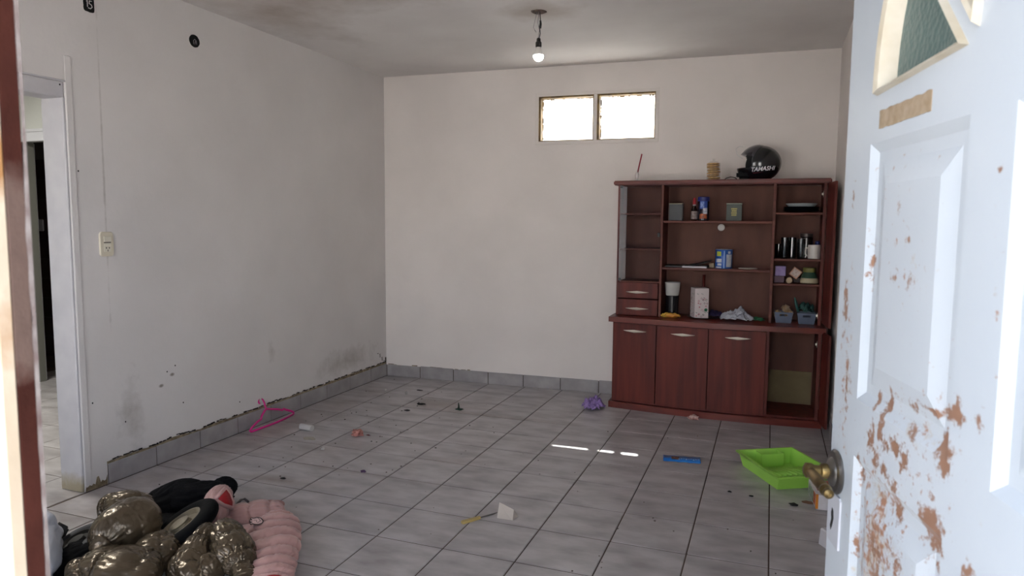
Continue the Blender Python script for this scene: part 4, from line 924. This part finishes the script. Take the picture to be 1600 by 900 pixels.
crumb('tan_chip', 'flat tan chip on the tiles before the carton box', 'debris', '7b5640', .225, 3.73, .03, .022, .004, 14)
crumb('candy_wrapper', 'crumpled pinkish wrapper at the foot of the cabinet', 'debris', 'd2b6ac', -.482, 5.060, .038, .02, .034, 15, var='a8786c', amp=.5)
crumb('round_crumb', 'small round black crumb left of the tray', 'debris', '14110f', -.155, 3.73, .010, .008, .006, 16)
crumb('flat_crumb', 'small black crumb just in front of the tray corner', 'debris', '14110f', -.047, 3.71, .012, .008, .005, 17)
# scattered specks nobody could count
g = G()
for k in range(150):
    x = random.uniform(-3.1, .25); y = random.uniform(2.6, 5.4)
    if random.random() < .4: x = random.gauss(-2.5, .35); y = random.gauss(4.3, .6)
    if x < -3.2 or y > 5.4 or (x > -1.2 and y > 5.05): continue
    s_ = random.uniform(.0012, .0036); g.box(x-s_, x+s_*random.uniform(.6, 2), y-s_, y+s_, .0002, .0002+s_)
tag(g.out('dirt_specks', mat('dirt', '2b2420', .9, var='6b6057', scale=2), None), 'tiny dark dirt specks scattered over the tiles', 'dirt', kind='stuff')

# ------------------------------------------------------------------ clothes pile
def lobe(g, pts, n=84, m=110, rib=0, ribd=.12, wr=.02, seed=0, flat=0):
    """closed puffy tube through [(x,y,z, rw, rh)], quilted across its length, with sharp gathered creases"""
    P_ = [Vector(p[:3]) for p in pts]; R_ = [(p[3], p[4]) for p in pts]; K = len(pts)-1; rings = []; b = g.b
    def cat(a, b0, c, d, t): return .5*((2*b0)+(-a+c)*t+(2*a-5*b0+4*c-d)*t*t+(-a+3*b0-3*c+d)*t**3)
    def smp(t):
        k = min(int(t*K), K-1); f = t*K-k; ix = [max(k-1, 0), k, k+1, min(k+2, K)]
        return cat(*[P_[i] for i in ix], f), cat(*[R_[i][0] for i in ix], f), cat(*[R_[i][1] for i in ix], f)
    for i in range(m+1):
        te = (1-math.cos(PI*i/m))/2
        p, rw, rh = smp(te); q, _, _ = smp(min(te+.01, 1)); q0, _, _ = smp(max(te-.01, 0)); tg_ = (q-q0).normalized()
        sd = tg_.cross(Vector((0, 0, 1))); sd = sd.normalized() if sd.length > 1e-3 else Vector((1, 0, 0)); up = sd.cross(tg_)
        edge = min(te, 1-te)/.14; cap = 1 if edge >= 1 else math.sqrt(max(.0004, 1-(1-edge)**2))
        ring = []
        for k in range(n):
            a = 2*PI*k/n
            wob = te*rib+.25*noise.noise(Vector((math.cos(a), math.sin(a), seed+te*2))) if rib else 0
            seam = (1-abs(math.sin(PI*wob)))**2.2 if rib else 0
            # super-ellipse section: flat on the floor, full on top
            ca, sa = math.cos(a), math.sin(a); d_ = sd*ca*rw+up*sa*rh
            co = p+d_*cap*(1-ribd*seam); nn = d_.normalized()
            gather = .25+.75*max(seam, min(1, max(0, 1.25-edge*.9)))
            u = Vector((ca*3.2+seed, sa*3.2, te*2.2)); fine = Vector((ca*9+seed, sa*9, te*5))
            c1 = (1-min(1, abs(noise.noise(u*1.5))*4.5)); c2 = (1-min(1, abs(noise.noise(fine*1.1))*3.6)); c3 = (1-min(1, abs(noise.noise(fine*2.3+Vector((5, 0, 0))))*3))
            co += nn*(wr*.45*noise.noise(co*6+Vector((seed, seed, 0)))-wr*.35*c1*c1-wr*.42*gather*c2-wr*.18*gather*c3)
            co.z = max(co.z, .003); ring.append(b.verts.new(co))
        rings.append(ring)
    for a_, c_ in zip(rings, rings[1:]):
        for k in range(n): b.faces.new((a_[k], a_[(k+1) % n], c_[(k+1) % n], c_[k]))
    b.faces.new(rings[0][::-1]); b.faces.new(rings[-1]); return g
def pc(x, y, z, rw, rh):
    """crop pixel of the pile -> point at height z with half width / half height"""
    v = at(60+x*.275, 730+y*.275, z); return (v.x, v.y, v.z, rw, rh)
GOLD = mat('bronze shiny nylon', '574b3b', .25, .55, var='625543', scale=5, bump=.3, bscale=34, spec=.7)
PINK = mat('dusty pink nylon', 'b8908a', .6, var='ab837e', scale=6, bump=.3, bscale=30, sheen=.2)
BLK = mat('black fleece', '060609', .95, bump=.4, bscale=60, spec=.2)
REDL = mat('red lining', '9c0d18', .6)
gj = thing('bronze_puffer_jacket', 'shiny bronze quilted puffer jacket heaped at the front of the clothes pile', 'jacket', (-2.35, 1.95, 0))
def PO(g, name, m, par): return g.out(name, m, par, tuple(-par.location), smooth='all')
PO(lobe(G(), [pc(340, 290, .10, .04, .05), pc(400, 270, .11, .085, .085), pc(490, 262, .12, .10, .10), pc(570, 280, .12, .09, .09), pc(610, 300, .10, .05, .05)], rib=3, seed=3, wr=.028), 'hood', GOLD, gj)
PO(lobe(G(), [pc(352, 455, .12, .045, .05), pc(400, 400, .13, .082, .09), pc(480, 345, .14, .105, .105), pc(560, 310, .14, .110, .105), pc(615, 300, .12, .070, .075)], rib=0, seed=11, wr=.016), 'sleeve', GOLD, gj)
g = lobe(G(), [pc(330, 475, .10, .034, .034), pc(352, 452, .12, .040, .045), pc(375, 428, .13, .046, .05)], n=36, m=20, rib=6, seed=4, wr=.012); PO(g, 'cuff', GOLD, gj)
PO(lobe(G(), [pc(560, 520, .05, .06, .05), pc(640, 490, .07, .12, .075), pc(700, 480, .075, .13, .075), pc(780, 490, .06, .08, .055), pc(820, 500, .05, .03, .03)], rib=2, seed=21, wr=.022), 'body', GOLD, gj)
PO(lobe(G(), [pc(150, 640, .06, .05, .05), pc(260, 600, .07, .09, .065), pc(400, 570, .08, .12, .075), pc(560, 600, .08, .14, .075), pc(700, 620, .06, .10, .06)], rib=4, seed=33, wr=.022), 'body', GOLD, gj)
PO(lobe(G(), [pc(820, 640, .05, .07, .05), pc(860, 560, .07, .08, .065), pc(900, 470, .10, .055, .06), pc(950, 400, .12, .050, .055), pc(1000, 355, .13, .045, .05)], rib=3, ribd=.09, seed=41, wr=.020), 'body', GOLD, gj)
PO(lobe(G(), [pc(780, 640, .05, .07, .05), pc(860, 600, .06, .085, .06), pc(950, 580, .06, .08, .06), pc(1000, 620, .05, .06, .05)], rib=2, seed=47, wr=.014), 'body', GOLD, gj)
PO(lobe(G(), [pc(1020, 350, .13, .050, .055), pc(1070, 400, .12, .075, .07), pc(1110, 470, .10, .078, .07), pc(1140, 540, .08, .068, .06), pc(1155, 580, .07, .055, .05)], rib=3, ribd=.09, seed=52, wr=.024), 'sleeve', GOLD, gj)
PO(lobe(G(), [pc(1155, 570, .07, .050, .045), pc(1165, 610, .06, .046, .040), pc(1170, 640, .05, .048, .040)], n=48, m=16, rib=4, seed=5, wr=.008), 'cuff', GOLD, gj)
pj = thing('pink_puffer_jacket', 'pink quilted puffer jacket with red lining at the right of the pile', 'jacket', (-2.08, 2.35, 0))
PO(lobe(G(), [pc(990, 330, .07, .04, .04), pc(1000, 270, .10, .058, .07), pc(1010, 210, .12, .055, .07), pc(1040, 165, .13, .050, .055), pc(1065, 140, .12, .03, .03)], rib=0, seed=61, wr=.016), 'hood', PINK, pj)
PO(lobe(G(), [pc(1000, 330, .05, .05, .04), pc(1090, 300, .055, .09, .055), pc(1200, 275, .055, .11, .055), pc(1320, 260, .05, .12, .05), pc(1400, 250, .045, .09, .04)], rib=4, ribd=.25, seed=66, wr=.014), 'body', PINK, pj)
PO(lobe(G(), [pc(1060, 262, .07, .018, .018), pc(1150, 240, .06, .024, .022), pc(1260, 215, .05, .024, .024), pc(1400, 210, .04, .02, .02)], rib=4, seed=69, wr=.008), 'hem', PINK, pj)
PO(lobe(G(), [pc(1360, 270, .06, .07, .045), pc(1345, 340, .06, .108, .055), pc(1335, 420, .06, .114, .055), pc(1330, 520, .055, .104, .052), pc(1330, 600, .05, .090, .045), pc(1325, 660, .045, .075, .04)], rib=9, ribd=.34, seed=71, wr=.012), 'sleeve', PINK, pj)
PO(lobe(G(), [pc(1130, 370, .04, .04, .03), pc(1190, 375, .05, .06, .04), pc(1260, 380, .05, .05, .04)], rib=0, seed=75, wr=.012), 'body', PINK, pj)
PO(lobe(G(), [pc(1325, 640, .05, .046, .026), pc(1325, 670, .045, .050, .026)], n=32, m=10, seed=77, wr=.003), 'cuff_lining', REDL, pj)
# red lining patch inside the hood opening: a pointed sheet lying against the hood
g = G(); a_ = [at(60+x*.275, 730+y*.275, z) for x, y, z in ((1003, 185, .180), (1030, 155, .192), (1060, 122, .20), (1085, 150, .175), (1103, 200, .135), (1100, 232, .12), (1055, 218, .145))]
c_ = sum(a_, Vector())/7+Vector((.01, -.02, .004)); vs = [g.b.verts.new(v) for v in a_]; vc = g.b.verts.new(c_)
for k in range(7): g.b.faces.new((vs[k], vs[(k+1) % 7], vc))
o = PO(g, 'hood_lining', REDL, pj); md = o.modifiers.new('t', 'SOLIDIFY'); md.thickness = .006
# collar rim around the lining
PO(G().tube(a_+[a_[0]], .010, 10), 'hood_rim', PINK, pj)
# embroidered hand patch
def on_pink(x, y): return at(60+x*.275, 730+y*.275, .112)
g = G(); cc = on_pink(1240, 305); pts = []
for (dx, dy) in ((38, 0), (30, 14), (10, 20), (-10, 20), (-24, 16), (-34, 20), (-38, 12), (-26, 8), (-40, 4), (-40, -4), (-26, -4), (-34, -12), (-28, -18), (-16, -14), (0, -20), (24, -16)): pts.append(on_pink(1240+dx, 305+dy))
g.b.faces.new([g.b.verts.new(p) for p in pts]); o = PO(g, 'hand_patch', mat('pale patch', 'c9a9a6', .7), pj)
G().tube(pts+[pts[0]], .0022, 6).out('patch_outline', mat('black thread', '17120f', .7), o, smooth='all')
g = G().tube([on_pink(1215, 292), on_pink(1250, 290), on_pink(1262, 305), on_pink(1245, 316)], .0013, 5).tube([on_pink(1222, 300), on_pink(1240, 302), on_pink(1240, 312)], .0013, 5); g.out('patch_stitch', mat('grey thread', '4a4444', .7), o)
tag(PO(G().tube([at(60+x*.275, 730+y*.275, z) for x, y, z in ((1120, 235, .03), (1140, 205, .03), (1150, 180, .035), (1170, 178, .03), (1190, 195, .01))], .006, 8).tube([at(60+1150*.275, 730+180*.275, .036), at(60+1166*.275, 730+176*.275, .036)], .010, 8), 'drawstring', mat('grey cord', '6d6462', .7), None) if False else G().tube([at(60+x*.275, 730+y*.275, z) for x, y, z in ((1125, 215, .012), (1150, 186, .014), (1172, 180, .012), (1192, 196, .008))], .006, 8).out('drawstring', mat('grey cord', '6d6462', .7), None, smooth='all'), 'short grey cord end lying on the floor behind the pink jacket', 'cord')
bj = thing('black_garment', 'black soft garment lying at the back of the clothes pile', 'clothing', (-2.55, 2.5, 0))
PO(lobe(G(), [pc(600, 260, .04, .05, .05), pc(680, 240, .06, .10, .07), pc(780, 190, .07, .13, .09), pc(900, 190, .07, .13, .085), pc(1010, 170, .07, .10, .08), pc(1090, 160, .05, .05, .05)], seed=81, wr=.03), 'body', BLK, bj)
PO(lobe(G(), [pc(760, 170, .06, .04, .04), pc(820, 140, .08, .07, .065), pc(880, 160, .06, .05, .05)], seed=84, wr=.02), 'sleeve', BLK, bj)
PO(lobe(G(), [pc(980, 150, .06, .04, .04), pc(1050, 125, .09, .055, .065), pc(1100, 150, .06, .035, .04)], seed=86, wr=.02), 'sleeve', BLK, bj)
PO(lobe(G(), [pc(640, 300, .03, .06, .03), pc(700, 320, .035, .12, .04), pc(760, 420, .03, .12, .03), pc(880, 470, .03, .12, .03), pc(980, 520, .02, .08, .02)], seed=88, wr=.01), 'body', BLK, bj)
PO(lobe(G(), [pc(120, 560, .03, .06, .05), pc(200, 530, .05, .10, .06), pc(300, 490, .05, .10, .06), pc(340, 470, .04, .05, .04)], seed=90, wr=.02), 'sleeve', BLK, bj)
# wheels
RUB = mat('black rubber', '050506', .8, bump=.2, bscale=60, spec=.15); RIM = mat('dusty beige rim', '80755e', .6, var='6e6350', scale=9, bump=.2)
def wheel(loc, lean, R, rubber, rimm, label):
    wh = thing('toy_wheel', label, 'wheel', loc, 0); wh.rotation_euler = (-RT*lean+Vector((0, 0, 1))-Vector((FW.x, FW.y, 0))*.22).to_track_quat('Z', 'Y').to_euler()
    g = G(); prof = []
    for k in range(20):
        a = 2*PI*k/20; prof.append((R*.77+R*.25*math.cos(a), R*.21*math.sin(a)))
    prof.append(prof[0]); g.lathe(prof, n=44, cap=False); bmesh.ops.remove_doubles(g.b, verts=g.b.verts, dist=1e-5); g.out('tyre', rubber, wh, smooth='all')
    rm = G().lathe([(R*.56, .0), (R*.60, R*.16), (R*.55, R*.165), (R*.47, R*.06), (R*.30, R*.03), (R*.28, R*.12), (R*.22, R*.16), (R*.08, R*.165), (R*.05, R*.13)], n=40).out('rim', rimm, wh, smooth=True)
    G().lathe([(R*.26, 0), (R*.27, R*.03), (R*.20, R*.06), (R*.06, R*.065)], (0, 0, R*.15), 28).out('hub_cap', rimm, rm, smooth=True)
    return wh
c1 = at(60+820*.275, 730+345*.275, .10)
wheel(c1, .55, .160, RUB, RIM, 'black rubber wheel with a beige rim lying between the jackets')
c2 = at(60+225*.275, 730+430*.275, .08)
wheel(c2, .35, .112, mat('dusty dark rubber', '2a2930', .6, bump=.1), mat('dark rim', '2a2620', .7), 'smaller dark wheel at the left of the pile beside the plastic bag')
g = G().box(-.03, .03, -.012, .012, -.04, .04, .01, Matrix.Rotation(.5, 4, 'Y'), seg=3); v = at(60+118*.275, 730+370*.275, .10)
tag(g.out('black_strap_end', mat('brown black strap', '2b2723', .6), None, tuple(v), .35, smooth='all'), 'short dark strap end standing up beside the plastic bag', 'strap')
# white plastic bag
BAGM = mat('white plastic film', 'c2c6cf', .35, var='b0b5c2', scale=6, bump=.3, bscale=24)
g = lobe(G(), [pc(-140, 640, .10, .10, .10), pc(-95, 540, .12, .12, .12), pc(-85, 430, .13, .12, .12), pc(-100, 340, .12, .10, .12), pc(-120, 280, .10, .07, .08)], n=52, m=60, seed=95, wr=.05)
o = g.out('plastic_bag', BAGM, None, smooth='all'); tag(o, 'crinkled white plastic bag at the lower left beside the door jamb', 'bag')
